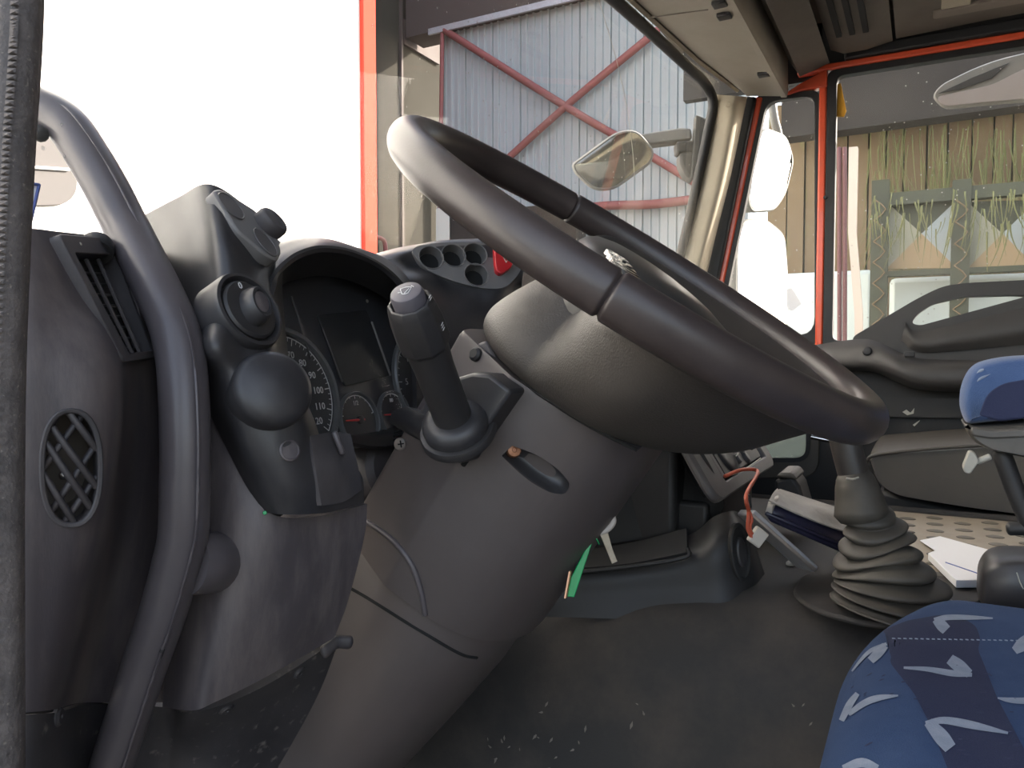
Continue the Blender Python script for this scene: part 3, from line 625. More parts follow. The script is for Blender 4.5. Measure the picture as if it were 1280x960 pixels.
for x, y in hs:
    lathe('switch_hole', [(.0158, .0002), (.0154, .0012), (.0145, .0008), (.0135, -.006), (.0125, -.014), (0.0, -.014)], wp(x, y), wn_, M['grey'], wpan, n=28, open0=True)
    lathe('hole_floor', [(.0122, -.0138), (.0120, -.0130), (0, -.0130)], wp(x, y), wn_, M['void'], wpan, n=20)
hz = prism('hazard_button', rpoly([wp(615, 311, -.002), wp(625, 312, -.002), wp(640, 326, -.002), wp(638, 337, -.002), wp(624, 346, -.002), wp(618, 342, -.002)], [.006, .008, .008, .008, .006, .006]), wn_ * .010, M['red'], dash, .0022, seg=3)
tri = [wp(626, 324, .0085), wp(634, 325, .0085), wp(630, 332, .0085)]
for i in range(3): tube('triangle_mark', [tri[i], tri[(i + 1) % 3]], .0006, M['clip'], hz, n=6, sub=1)
# passenger half of the dash
prof = [(-.60, .06), (-.52, .05), (-.44, .02), (-.40, -.06), (-.40, -.16), (-.44, -.28), (-.55, -.34)]
patch('passenger_dash', [[A_([x - (.03 if Y > 1.9 else 0), Y, z]) for x, z in prof] for Y in (1.02, 1.3, 1.6, 1.9, 2.04)], M['dash'], dash, sub=4, thick=.01)
patch('dash_top', [[A_([wsX(Y, .06) + .02, Y, z0]) for Y, z0 in ((.40, .04), (.6, .06), (.85, .07), (1.02, .05))], [A_([-.56, Y, z0]) for Y, z0 in ((.40, .04), (.6, .06), (.85, .07), (1.02, .05))]], M['dash'], dash, sub=3, thick=.01)
lathe('dash_cap', [(.02, 0), (.02, .008), (.016, .012), (0, .013)], A_([-.46, 1.12, .04]), (0, 0, 1), M['clip'], dash, n=18)

# ================================================================== INSTRUMENTS
ic = thing('instrument_cluster', 'black instrument cluster with round dials under the dashboard hood', 'instrument cluster', A_([xg, .62, -.1]))
ix, iy, iz = A_([0, 1., 0]), nz(A_([-.22, 0, .976])), nz(A_([.976, 0, .22]))     # dials lean back a little
I0 = PX(440, 480, xg)
def ip(px, py, off=0.): return PP(px, py, I0, iz) + iz * off
prism('face_plate', [ip(322, 560), ip(322, 330), ip(400, 318), ip(560, 330), ip(575, 560)], -iz * .006, M['dial'], ic)
def dial(cpx, R, nums, a0, a1, ticks, tk, size, name='gauge', needle=None, Rt=.74):
    o = ip(*cpx, .001)
    g = lathe(name, [(R, 0), (R, .004), (R * .97, .006), (R * .93, .005), (R * .92, .001), (0, .001)], o, iz, M['bezel'], ic, n=64)
    lathe('dial_face', [(R * .915, .0011), (R * .91, .0014), (0, .0014)], o, iz, M['dial'], g, n=48)
    pt = lambda a, r, h=.0018: o + r * (math.cos(a) * ix + math.sin(a) * iy) + iz * h
    arc = [pt(a0 + (a1 - a0) * k / 40, R * .87) for k in range(41)]
    tube('scale_line', arc, .0005, M['lwhite'], g, n=5, raw=True)
    V = []; Fs = []
    for k in range(ticks + 1):
        a = a0 + (a1 - a0) * k / ticks; big = k % tk == 0; r0 = R * (.76 if big else .81); w = .0005 if big else .00035; b = len(V); t = -math.sin(a) * ix + math.cos(a) * iy
        V += [pt(a, r0) + t * w, pt(a, R * .87) + t * w, pt(a, R * .87) - t * w, pt(a, r0) - t * w]; Fs.append((b, b + 1, b + 2, b + 3))
    tk_ = link('scale_ticks', V, Fs, M['lwhite'], g, 0); tk_['kind'] = 'stuff'
    for k, s in enumerate(nums):
        a = a0 + (a1 - a0) * k / max(1, len(nums) - 1)
        if s: text('number', s, size, pt(a, R * (Rt - .12)), ix, iy, M['lwhite'], g, .0002)
    if needle is not None:
        tube('needle', [pt(needle, -R * .15, .005), pt(needle, R * .78, .005)], lambda t: .0016 - .0009 * t, M['needle'], g, n=6, sub=2)
        lathe('needle_cap', [(R * .16, .003), (R * .15, .006), (0, .007)], o, iz, M['dial'], g, n=20)
    return g
rad = math.radians
dial((357, 497), .066, [str(10 * k) for k in range(0, 13)], rad(225), rad(-38), 48, 4, .0095, needle=rad(225))
dial((531, 478), .062, ['0', '5', '10', '15', '20', '25', '30'], rad(222), rad(-42), 30, 5, .0105, needle=rad(222))
dial((446, 526), .0295, ['', '1/2', ''], rad(165), rad(15), 8, 4, .0065, needle=rad(178), Rt=.72)
dial((490, 519), .0265, ['', '80', ''], rad(165), rad(15), 8, 4, .006, needle=rad(178), Rt=.72)
disp = prism('display', rpoly([ip(393, 395, .001), ip(455, 388, .001), ip(487, 470, .001), ip(428, 484, .001)], .004), iz * .003, M['screen'], ic, .001)
tube('lens_reflection_line', [ip(461, 404, .004), ip(484, 470, .004)], .0014, M['grey'], ic, n=8, sub=1)  # reflection on the lens, modelled as a pale grey line
tube('panel_line', [ip(362, 372, .003), ip(385, 450, .003)], .0012, M['black'], ic, n=8, sub=1)
tube('panel_line', [ip(398, 405, .003), ip(425, 478, .003)], .0010, M['dash'], ic, n=8, sub=1)
lathe('lamp_lens', [(.002, 0), (.0015, .001), (0, .0012)], ip(457, 377, .002), iz, M['clip'], ic, n=10)
prism('lens', [ip(340, 552, .030), ip(340, 352, .012), ip(402, 340, .012), ip(478, 366, .012), ip(530, 420, .012), ip(545, 545, .030)], -iz * .0015, M['glass_clear'], ic)
# ledge below the dials
patch('cluster_ledge', [[ip(398, 545, .002), ip(440, 545, .002), ip(500, 533, .002), ip(560, 525, .002)], [ip(398, 548, .03), ip(440, 550, .03), ip(500, 540, .03), ip(560, 530, .03)], [ip(398, 562, .04), ip(440, 566, .04), ip(500, 556, .04), ip(560, 545, .04)]], M['black'], ic, sub=3, thick=.004)
for k in range(3): tube('ledge_slot', [ip(452, 549 + 5 * k, .042), ip(492, 540 + 5 * k, .042)], .0012, M['void'], ic, n=6, sub=1)
sbx = ip(462, 590, -.01); lathe('ledge_cap', [(.03, 0), (.03, .03), (.024, .036), (0, .038)], sbx, iz, M['dash'], ic, n=28)

# ================================================================== STEERING WHEEL
sw_ = thing('steering_wheel', 'large worn dark brown steering wheel, tilted and partly turned', 'steering wheel', CU(0, 0, -.115))
rings = []; nR = 480; SEAM = 104
rim_deg = sorted(set([round(x * 2.0 - 180, 2) for x in range(180)] + [round(s_ * SEAM + d_, 2) for s_ in (1, -1) for d_ in (-1.6, -1.2, -.9, -.7, -.5, -.3, -.15, 0, .15, .3, .5, .7, .9, 1.2, 1.6)]))
for dg in rim_deg:
    a = math.radians(dg)
    r = .0158 if abs(dg) < SEAM else .0154
    ds = abs(abs(dg) - SEAM); r -= .0021 * math.exp(-(ds / .38) ** 2)
    e = math.cos(a) * WA + math.sin(a) * WB
    rings.append([WC + e * .215 + r * (math.cos(b) * e + math.sin(b) * NN * 1.05) for b in [2 * math.pi * j / 20 for j in range(20)]])
loft('rim', rings, M['rim'], sw_, 60, closed=True)
lowf = [(.088, -.114), (.108, -.108), (.135, -.092), (.160, -.070), (.178, -.046), (.196, -.022), (.208, -.012), (.208, -.002), (.196, -.002), (.175, -.008), (.145, -.015), (.115, -.017), (.095, -.016), (.05, -.016)]
uppf = [(.082, -.114), (.089, -.107), (.090, -.096), (.086, -.084), (.080, -.072), (.073, -.060), (.067, -.050), (.062, -.042), (.059, -.036), (.057, -.032), (.056, -.029), (.055, -.027), (.054, -.025), (.05, -.02)]
lowf = [q for q in cr([A_([*q, 0]) for q in lowf], 3)]; uppf = [q for q in cr([A_([*q, 0]) for q in uppf], 3)]
rings = []
for j in range(len(lowf)):
    rg = []
    for k in range(144):
        a = 2 * math.pi * k / 144; dg = math.degrees(a); dg = abs(dg - 360 if dg > 180 else dg)
        t = min(1, max(0, (124 - dg) / 40.)); t = t * t * (3 - 2 * t)
        q = uppf[j] * (1 - t) + lowf[j] * t
        rg.append(WC + q[0] * (math.cos(a) * WA + math.sin(a) * WB) + q[1] * NN)
    rings.append(rg)
loft('hub_shell', rings, M['hubm'], sw_, 60)
# padded centre
def pad_ring(s, h, da=0.):
    o = []
    for k in range(72):
        a = 2 * math.pi * k / 72; ca, sa = math.cos(a), math.sin(a)
        x = math.copysign(abs(ca) ** .8, ca) * (.135 if ca > 0 else .056); y = math.copysign(abs(sa) ** .8, sa) * (.070 if ca <= 0 else .070 - .022 * ca)
        dh = -.022 * max(0, x * s / .135) ** 2 if h > -.03 else 0
        o.append(WF(x * s + da, y * s, h + dh))
    return o
loft('centre_pad', [pad_ring(.98, -.05), pad_ring(1.0, -.026), pad_ring(.985, -.014), pad_ring(.95, -.006), pad_ring(.88, .000), pad_ring(.76, .004), pad_ring(.55, .007), pad_ring(.28, .0085), pad_ring(.02, .009)], M['pad'], sw_, 60)
text('lettering', 'IVECO', .019, PP(778, 332, WF(0, 0, .009), NN), WB, -WA, M['chrome'], sw_, .0018, sxy=(1.3, 1.5))

# ================================================================== STEERING COLUMN
scol = thing('steering_column', 'dark plastic steering column cover with a bolt in a slot', 'steering column', CU(0, 0, -.75))
sec = [(-.084, -.050, .004), (-.081, -.068, .006), (-.012, -.084, .003), (.042, -.071, .02), (.076, -.048, .03), (.097, -.002, .03), (.100, .04, .03), (.09, .075, .02), (-.075, .08, .01), (-.084, .05, .01)]
def csec(w, s=1., du=0.):
    base = rpoly([(u, v) for u, v, r in sec], [r for *_, r in sec], 5)
    return [CU(du + q[0] * s, q[1] * s, w) for q in base]
ws = [-.118, -.122, -.18, -.26, -.335, -.339]
shroud = loft('upper_cover', [csec(-.117, .985)] + [csec(w) for w in ws[1:-1]] + [csec(-.345, .99)], M['column'], scol, 13)
# slanted slot cut into the side
sl_n = nz(A_([.30, -1., .05])); slc = PP(672, 588, CU(.03, -.077, -.2), nz(A_([.22, -1, .1])))
slot_px = [(627, 570), (640, 557), (672, 568), (700, 588), (713, 605), (707, 617), (690, 617), (662, 602)]
T_sh = bvh([shroud]); sh = [hit(T_sh, x, y)[0] for x, y in slot_px]; shn = hit(T_sh, 670, 588)[1]
ctr = np.mean(sh, axis=0); sh = [q - np.dot(q - ctr, shn) * shn for q in sh]
sh = rpoly(sh, [.001, .001, .01, .01, .008, .008, .008, .01])
cs = prism('cut', [q + shn * .02 for q in sh], -shn * .034, None); addbevel(cs, .0)
carve(shroud, [cs])
def slotdish():
    L = [q - shn * .001 for q in sh]; c0 = np.mean(L, axis=0); rr = []
    for s, h in ((1.0, 0), (.93, -.006), (.75, -.0115), (.4, -.0135), (.02, -.014)): rr.append([c0 + (q - c0) * s + shn * h for q in L])
    return loft('slot_lining', rr, M['pod'], scol, 60, caps='end')
slotdish()
bp, bn = PP(641, 566, ctr, shn) - shn * .006, nz(shn + .5 * NN)
bolt = lathe('slot_bolt', [(.0062, -.006), (.0062, .002), (.0052, .0048), (.002, .0055), (.0015, .004), (0, .004)], bp, bn, M['copper'], scol, n=14)
# seam under the wheel hub
tube('cover_joint', [PY(618, 441, .556), PY(650, 472, .55), PY(700, 510, .545), PY(750, 540, .548), PY(795, 562, .56)], .0016, M['void'], scol, n=6, sub=4)
patch('joint_lip', [[PY(620, 446, .56), PY(665, 478, .545), PY(715, 507, .542), PY(765, 535, .55), PY(805, 556, .575)], [PY(622, 452, .553), PY(665, 487, .541), PY(712, 518, .539), PY(757, 543, .547), PY(795, 565, .57)]], M['black'], scol, sub=4, thick=.004)
# curved bead and lower cover
def lsec(w, s, du, ext):
    sc = [(-.084 - ext, -.045, .01), (-.081 - ext, -.071, .01), (-.012, -.080, .01), (.040, -.072, .025), (.074, -.046, .03), (.093, -.002, .03), (.095, .04, .03), (.085, .07, .02), (-.075 - ext, .08, .01), (-.084 - ext, .05, .01)]
    return [CU(du + q_[0] * s, q_[1] * s, w) for q_ in rpoly([(u, v) for u, v, r in sc], [r for *_, r in sc], 5)]
low = loft('lower_cover', [lsec(-.335, .94, 0, .0), lsec(-.343, .95, 0, .06), lsec(-.40, .94, 0, .09), lsec(-.48, .92, -.006, .10), lsec(-.58, .88, -.014, .11), lsec(-.72, .84, -.02, .12)], M['column'], scol, 20)
# stalk mount on the side of the column
Yc = .538
def q(px, py, dy=0.): return PY(px, py, Yc + dy)
prism('stalk_plate', [q(520, 520, -.022), q(545, 480, -.022), q(590, 466, -.022), q(612, 468, -.022), q(639, 489, -.022), q(577, 580, -.022), q(548, 572, -.022)], (0, .045, 0), M['pod'], scol, .003)
tube('plate_groove', [q(642, 490, -.006), q(579, 581, -.006)], .0024, M['void'], scol, n=6, sub=1)
loft('stalk_hood', [[q(486 + 50 * t + dx, 520 + 25 * t + dy, dd - .02 * t) for dx, dy, dd in ((0, 8, 0), (4, -6, -.012), (22, -12, -.016), (40, -8, -.012), (44, 10, 0), (30, 26, .0))] for t in (0, .35, .75)], M['pod'], scol, 60)
prism('stalk_shelf', [q(520, 535, -.012), q(534, 530, -.012), q(578, 573, -.012), q(573, 581, -.012)], (0, .016, 0), M['handle'], scol, .002)
lathe('cross_screw', [(.0056, 0), (.0056, .002), (.0045, .0034), (.0012, .0036), (.0008, .002), (0, .002)], q(501, 555, -.008), (0.1, -1, .1), M['steel'], scol, n=18)
for s in (1, -1): box('screw_cross', q(501, 555, -.0118), (.0062, .0006, .0011), M['void'], scol, ax=[nz(U + s * NN), A_([0, -1., 0]), nz(NN - s * U)])
T_sh = bvh([shroud])
bead = [hit(T_sh, x, y, .0006)[0] for x, y in ((459, 652), (480, 666), (500, 684), (516, 708), (527, 740), (532, 768), (533, 790)) if hit(T_sh, x, y)[0] is not None]
tube('cover_bead', bead, .0026, M['handle'], scol, n=10, sub=6)
T_col = bvh([shroud, low]); seam_ = [hit(T_col, x, y, .0002)[0] for x, y in ((434, 733), (452, 743), (475, 757), (505, 776), (535, 794), (560, 809), (580, 819), (596, 822))]
tube('cover_seam', [p_ for p_ in seam_ if p_ is not None], .0016, M['void'], scol, n=6, sub=3)
# clip piece beside the hub
prism('upper_bracket', rpoly([q(580, 437, .012), q(607, 425, .012), q(640, 486, .012), q(634, 496, .012), q(600, 470, .012), q(574, 458, .012)], .003), (0, .05, 0), M['dash'], scol, .003)
lathe('bracket_screw', [(.006, 0), (.006, .004), (.004, .006), (0, .006)], q(597, 444, .010), nz(A_([-.2, -1, .3])), M['black'], scol, n=16)

# ================================================================== CONTROL STALK
B0 = P(567, 524, .60); B1 = P(507, 364, .515); sa = nz(B1 - B0); SLn = np.linalg.norm(B1 - B0)
stk = thing('control_stalk', 'black control stalk with a round wiper button on its tip', 'control stalk', B0)
def sl_(prof, name, m, n=36, **k): return lathe(name, [(r, t * SLn) for r, t in prof], B0, sa, m, stk, n=n, **k)
sl_([(.0265, -.07), (.0268, -.03), (.0258, .0), (.0225, .025), (.0210, .03), (.0185, .035), (.0165, .035)], 'collar', M['pod'])
sl_([(.0310, -.13), (.0310, -.09), (.0300, -.075), (.02, -.07)], 'base_ring', M['stalk'])
sl_([(.0152, -.05), (.0152, .08), (.0150, .45), (.0158, .56), (.0160, .64)], 'stem', M['stalk'])
hd = sl_([(.0160, .60), (.0192, .64), (.0196, .67), (.0190, .80), (.0176, .88), (.0160, .925), (.0150, .935), (.0132, .930), (.0128, .90), (0, .90)], 'head', M['stalk'], n=10, smooth=25)
addbevel(hd, .0012)
bt = sl_([(.0118, .89), (.0118, .975), (.0108, .995), (.0095, 1.0), (0, 1.0)], 'end_button', M['button'])
bx, by, _ = frame_of(sa); bx_ = nz(rt - np.dot(rt, sa) * sa); by_ = np.cross(sa, bx_); B1_ = B0 + sa * SLn + sa * .0004
sym = [[(-.004, .003), (0, .0042), (.004, .003)], [(-.004, .003), (-.0022, -.003)], [(.004, .003), (.0022, -.003)], [(-.0022, -.003), (0, -.0036), (.0022, -.003)], [(-.0005, -.0025), (.0022, .002)], [(-.0052, -.001), (-.0035, -.001)], [(.0036, .005), (.0054, .0032)]]
for s in sym: tube('wiper_symbol', [B1_ + bx_ * x + by_ * y for x, y in s], .00028, M['white'], bt, n=5, sub=3)
for (x, y, s) in ((538, 374, 1.), (553, 408, .8)):
    T_h = bvh([hd]); pp, nn2 = hit(T_h, x, y, .0004)
    if pp is None: pp, nn2 = P(x, y, .52), -nz(ray(x, y))
    a = nz(np.cross(nn2, sa))
    for k in (-1, 0, 1): tube('stalk_mark', [pp + sa * .0022 * k + a * .0018, pp + sa * .0022 * k - a * .0018], .0003, M['white'], stk, n=5, sub=1)

# ================================================================== GRAB HANDLE
gh = thing('grab_handle', 'thick grey black plastic grab handle curving down the left pillar', 'grab handle', P(130, 960, .55))
hp = [(-70, 112, .61), (10, 122, .60), (50, 136, .595), (83, 156, .59), (110, 195, .582), (135, 238, .575), (156, 280, .568), (177, 322, .556), (199, 366, .542), (217, 408, .53), (226, 448, .522), (230, 494, .515), (232, 558, .512), (231, 625, .512), (229, 668, .514), (221, 704, .516), (203, 768, .520), (183, 825, .524), (165, 880, .528), (140, 955, .534), (115, 1030, .54)]
tube('tube', hp, lambda t: .0162 - .0022 * max(0, (t - .7) / .3), M['handle'], gh, n=28, sub=8)
tube('mould_line', [P(x + 16 if y > 160 else x + 6, y - (2 if y > 160 else 14), d - .0128) for x, y, d in hp[1:]], .0011, M['handle'], gh, n=6, sub=10)
tube('mount_boss', [P(236, 704, .524), P(262, 703, .542), P(298, 702, .615)], .0215, M['handle'], gh, n=24, sub=4, round_end=False)
tube('pillar_bracket', [P(30, 160, .585), P(52, 168, .575)], .006, M['black'], gh, n=10, sub=2)
for y, x in ((805, 192), (812, 203)): tube('worn_spot', [P(x, y, .5105), P(x - 3, y + 9, .5125)], .0016, M['black'], gh, n=6, sub=1)

# ================================================================== CENTRE CONSOLE
con = thing('radio_console', 'dark centre console with an open radio slot behind the wheel', 'console', A_([-.3, 1.15, -.34]))
cn = nz(A_([.82, 0, .57])); cb = PZ(905, 628, -.195)
def cp(x, y, off=0.): return PP(x, y, cb, cn) + cn * off
outer = rpoly([cp(838, 520), cp(899, 628), cp(971, 580), cp(930, 510)], [.01, .03, .03, .01]); inner = rpoly([cp(872, 540), cp(908, 601), cp(957, 570), cp(926, 522)], .006)
ring_plate('console_frame', outer, inner, -cn * .014, M['silver'], con, .005)
prism('slot_back', [q_ - cn * .03 for q_ in inset(inner, -.006)], -cn * .01, M['void'], con)
rad_ = prism('radio', rpoly([cp(889, 552, -.006), cp(913, 594, -.006), cp(955, 568, -.006), cp(932, 528, -.006)], .004), -cn * .02, M['black'], con, .002)
lathe('dial_knob', [(.030, 0), (.030, .004), (.027, .006), (.010, .007), (0, .007)], cp(910, 567, -.006), cn, M['pod'], rad_, n=28)
for x, y, r in ((929, 560, .010), (935, 570, .009), (925, 572, .008), (940, 555, .009), (933, 548, .008)): lathe('key_button', [(r, 0), (r, .004), (r * .8, .006), (0, .006)], cp(x, y, -.006), cn, M['silver'], rad_, n=14)
for a in (((902, 557), (911, 556), (920, 559)), ((915, 554), (922, 553), (938, 552)), ((914, 594), (930, 587), (950, 573)), ((919, 571), (921, 569), (922, 567)), ((929, 550), (934, 552), (940, 552))): tube('bright_edge', [cp(x, y, .001) for x, y in a], .0011, M['clip'], rad_, n=6, sub=3)
prism('slot_guide', [cp(883, 556, -.003), cp(886, 555, -.003), cp(909, 593, -.003), cp(906, 595, -.003)], -cn * .012, M['handle'], con, .001)
prism('stowed_card', [cp(877, 543, -.012), cp(893, 533, -.012), cp(903, 544, -.012), cp(888, 552, -.012)], -cn * .003, M['cream'], con)
tube('loose_cable', [cp(868, 545, .002), cp(884, 552, .004), cp(897, 548, .006), cp(900, 537, .004), cp(894, 528, .0)], .0025, M['rubber'], con, n=8, sub=4)
patch('console_side', [[(690, 560, 1.06), (780, 545, 1.10), (840, 530, 1.12), (856, 545, 1.055), (862, 548, 1.04)], [(690, 620, 1.06), (790, 600, 1.09), (850, 585, 1.10), (880, 588, 1.055), (886, 590, 1.03)], [(690, 690, 1.07), (790, 676, 1.08), (850, 668, 1.08), (893, 650, 1.07), (905, 632, 1.05)]], M['doordark'], con, sub=5, thick=.006)
sbox('console_core', (-.60, 1.03, -.33), (-.30, 1.40, -.12), M['black'], con, .01)
sbox('console_foot', (-.45, 1.05, -.32), (-.26, 1.36, -.21), M['black'], con, .006)
# stowage box below
tray = thing('stowage_box', 'low black stowage box with a lid under the console', 'box', P(800, 772, 1.0))
patch('box_shell', [[(705, 694, 1.08), (800, 682, 1.07), (862, 668, 1.05), (892, 646, 1.035), (914, 639, 1.035), (924, 640, 1.07)],
                    [(700, 716, 1.02), (800, 708, 1.01), (864, 694, .995), (897, 678, .985), (926, 668, 1.0), (938, 665, 1.05)],
                    [(690, 745, 1.01), (800, 742, 1.0), (866, 738, .985), (907, 730, .975), (941, 713, .995), (953, 708, 1.04)],
                    [(676, 771, 1.01), (800, 774, .99), (872, 773, .972), (914, 768, .965), (942, 745, .985), (957, 722, 1.03)]], M['black'], tray, sub=6, thick=.006)
lid = patch('lid', [[(716, 689, 1.066), (790, 678, 1.056), (858, 660, 1.046)], [(712, 711, 1.020), (790, 704, 1.008), (859, 690, .995)]], M['doordark'], tray, sub=4, thick=.005)
tube('lid_edge', [(712, 716, 1.016), (790, 708, 1.003), (856, 697, .990), (860, 686, .995)], .003, M['black'], tray, n=8, sub=4)
ep = P(925, 690, .985); lathe('end_recess', [(.030, -.004), (.030, .0015), (.027, .0025), (.025, 0), (0, -.002)], ep, nz(A_([.75, -.5, .15])), M['doordark'], tray, n=28, sx=1.25, sy=.55)
lathe('end_knob', [(.016, -.004), (.016, .003), (.013, .005), (0, .005)], ep, nz(A_([.75, -.5, .15])), M['pod'], tray, n=20, sx=1.2, sy=.5)
cupb = thing('cup_tray', 'small black tray with its lit top painted pale beside the pouch', 'tray', PZ(985, 640, -.30))
prism('tray_body', [PY(968, 600, 1.28), PY(990, 594, 1.28), PY(1000, 608, 1.28), PY(1012, 650, 1.28), PY(968, 650, 1.28)], (0, .08, 0), M['black'], cupb, .006)
prism('tray_lit_top', [PY(969, 597, 1.275), PY(974, 591, 1.275), PY(990, 591, 1.275), PY(997, 600, 1.275)], (0, .09, 0), M['pseat'], cupb, .004)  # paler top piece paints in the light falling on the tray
# loose wire with a plug
wr_ = thing('loose_wire', 'red orange wire with a pale plug hanging from the console', 'wire', P(940, 672, .95))
tube('wire', [cp(903, 597, .004), cp(913, 596, .02), cp(925, 603, .03), P(933, 618, .955), P(936, 640, .95), P(935, 660, .95), P(940, 672, .95)], .0026, M['wire'], wr_, n=10, sub=6)
tube('wire', [P(934, 632, .952), P(940, 648, .948), P(938, 660, .948), P(942, 670, .95)], .0016, M['wire'], wr_, n=8, sub=6)
tube('tape_wrap', [P(934, 620, .954), P(935.5, 634, .951)], .0046, M['tape'], wr_, n=10, sub=2)
box('plug', P(947, 671, .953), (.018, .010, .022), M['plug'], wr_, ax=frame_of(nz(rt * .6 + up * .8)), bevel=.002)

# ================================================================== KEYS
ky = thing('ignition_keys', 'key with green tag hanging from the steering column', 'keys', P(750, 662, .70))
tube('key_bow', [P(738, 664, .70), P(748, 665, .70), P(758, 662, .70), P(765, 655, .70), P(766, 648, .70), P(762, 639, .70)], .0032, M['keyw'], ky, n=10, sub=5)
prism('key_head', rpoly([P(738, 662, .704), P(760, 660, .704), P(763, 645, .704), P(756, 636, .704), P(742, 648, .704)], .004), nz(fw) * .006, M['navy'], ky, .001)
prism('key_blade', [P(749, 666, .70), P(760, 665, .70), P(765, 684, .70), P(772, 702, .70), P(765, 705, .70), P(757, 685, .70)], nz(fw) * .002, M['key'], ky, .0005)
tagp = prism('green_tag', [P(741, 668, .695), P(744, 668, .695), P(718, 747, .688), P(709, 746, .688), P(714, 722, .69)], nz(fw) * .003, M['green'], ky, .0008)
tube('tag_loop', [P(742, 667, .698), P(746, 674, .696), P(749, 680, .697)], .0006, M['green'], ky, n=6, sub=3)
prism('copper_strip', [P(711, 714, .684), P(713, 715, .684), P(707, 748, .68), P(705, 748, .68)], nz(fw + rt * .6) * .003, M['brass'], ky)
prism('dark_fob', [P(730, 672, .70), P(735, 676, .70), P(722, 704, .695), P(718, 712, .695), P(720, 690, .70)], nz(fw) * .01, M['black'], ky, .002)

# ================================================================== GEAR LEVER
gl = thing('gear_lever', 'gear lever in a crumpled dusty rubber gaiter', 'gear lever', PZ(1122, 760, -.298))
tube('lever_shaft', [P(1046, 512, .918), P(1054, 542, .918), P(1061, 570, .915), P(1069, 600, .913)], .0178, M['lever'], gl, n=24, sub=4)
lathe('lever_knob', [(.0, -.03), (.018, -.028), (.026, -.01), (.027, .008), (.020, .024), (0, .028)], P(1044, 500, .92), nz(P(1046, 512, .918) - P(1069, 600, .913)), M['lever'], gl, n=24)
tube('lever_sleeve', [P(1067, 596, .913), P(1070, 606, .912), P(1074, 625, .91), P(1077, 642, .908)], lambda t: .0205 + .0105 * t, M['gaiter'], gl, n=28, sub=4)
tube('sleeve_highlight', [P(1058, 598, .893), P(1066, 599, .892), P(1073, 597, .893)], .0012, M['clip'], gl, n=6, sub=3)
g0 = P(1080, 636, .908); g1 = PZ(1124, 766, -.297); rings = []
NR = 132; NA = 48
prof_r = [(0, .024), (.12, .029), (.28, .036), (.45, .044), (.62, .054), (.80, .066), (.93, .073), (1, .072)]
rnd = random.Random(3); tl_ = [rnd.uniform(-.10, .10) for _ in range(12)]; th_ = [rnd.uniform(0, 6.28) for _ in range(12)]
for k in range(NR + 1):
    t = k / NR; r = np.interp(t, [p_[0] for p_ in prof_r], [p_[1] for p_ in prof_r]); nf = 7.5
    ph = t * nf; i = int(min(ph, 10)); fr = ph - int(ph)
    b = abs(math.sin(math.pi * ph)) ** .7; rr_ = r * (.77 + .28 * b) if t < .985 else r * 1.04
    c_ = g0 + (g1 - g0) * t + rt * .006 * math.sin(t * 9) * (1 - t)
    tilt = (-.30 * (1 - t) + .10 * t) + .09 * math.sin(t * 8)
    zz = nz(A_([0, 0, 1.]) + rt * tilt * .9); x_ = nz(rt - np.dot(rt, zz) * zz); y_ = np.cross(zz, x_); rg = []
    for j in range(NA):
        a = 2 * math.pi * j / NA
        w = 1 + .05 * math.sin(a * 2 + t * 7) * b + .035 * math.sin(a * 3 - t * 12) * (1 - t * .5)
        dz = .0045 * math.sin(a * 2 + t * 10) * (1 - abs(2 * t - 1)) + .004 * math.sin(a + 5 * t)
        if t > .96: w = 1 + (w - 1) * .3; dz = 0
        rg.append(c_ + rr_ * w * (math.cos(a) * x_ + math.sin(a) * y_ * .92) + A_([0, 0, dz]))
    rings.append(rg)
loft('gaiter', rings, M['gaiter'], gl, 80)
prism('gaiter_plate', rpoly([PZ(988, 748, -.302), PZ(1003, 722, -.302), PZ(1060, 712, -.302), PZ(1190, 722, -.302), PZ(1235, 745, -.302), PZ(1215, 775, -.302), PZ(1100, 790, -.302), PZ(1020, 770, -.302)], .03), (0, 0, .007), M['mat'], gl, .003)

# ================================================================== SEATS
ds = thing('driver_seat', 'blue patterned driver seat cushion at the lower right', 'seat', A_([.22, .62, -.86]))
SX0, SX1, SY0, SY1, SZ = -.060, .52, .36, .902, -.243
def sm(x): x = min(1., max(0., x)); return x
def seat_z(x, y):
    def drop(d, r):                       # quarter round edge
        if d >= r: return 0.
        d = max(d, 0.); return -(r - math.sqrt(max(0., r * r - (r - d) ** 2)))
    return SZ + .008 * math.sin(math.pi * sm((y - SY0) / (SY1 - SY0))) + .02 * sm((x - .1) / .4) + drop(x - SX0, .065) + .75 * drop(SY1 - y, .06) + .75 * drop(y - SY0, .06)
nx, ny = 70, 66
gx = [SX0 + (SX1 - SX0) * (i / nx) ** 1.5 for i in range(nx + 1)]; gy = [SY0 + (SY1 - SY0) * .5 * (1 - math.cos(math.pi * j / ny)) for j in range(ny + 1)]
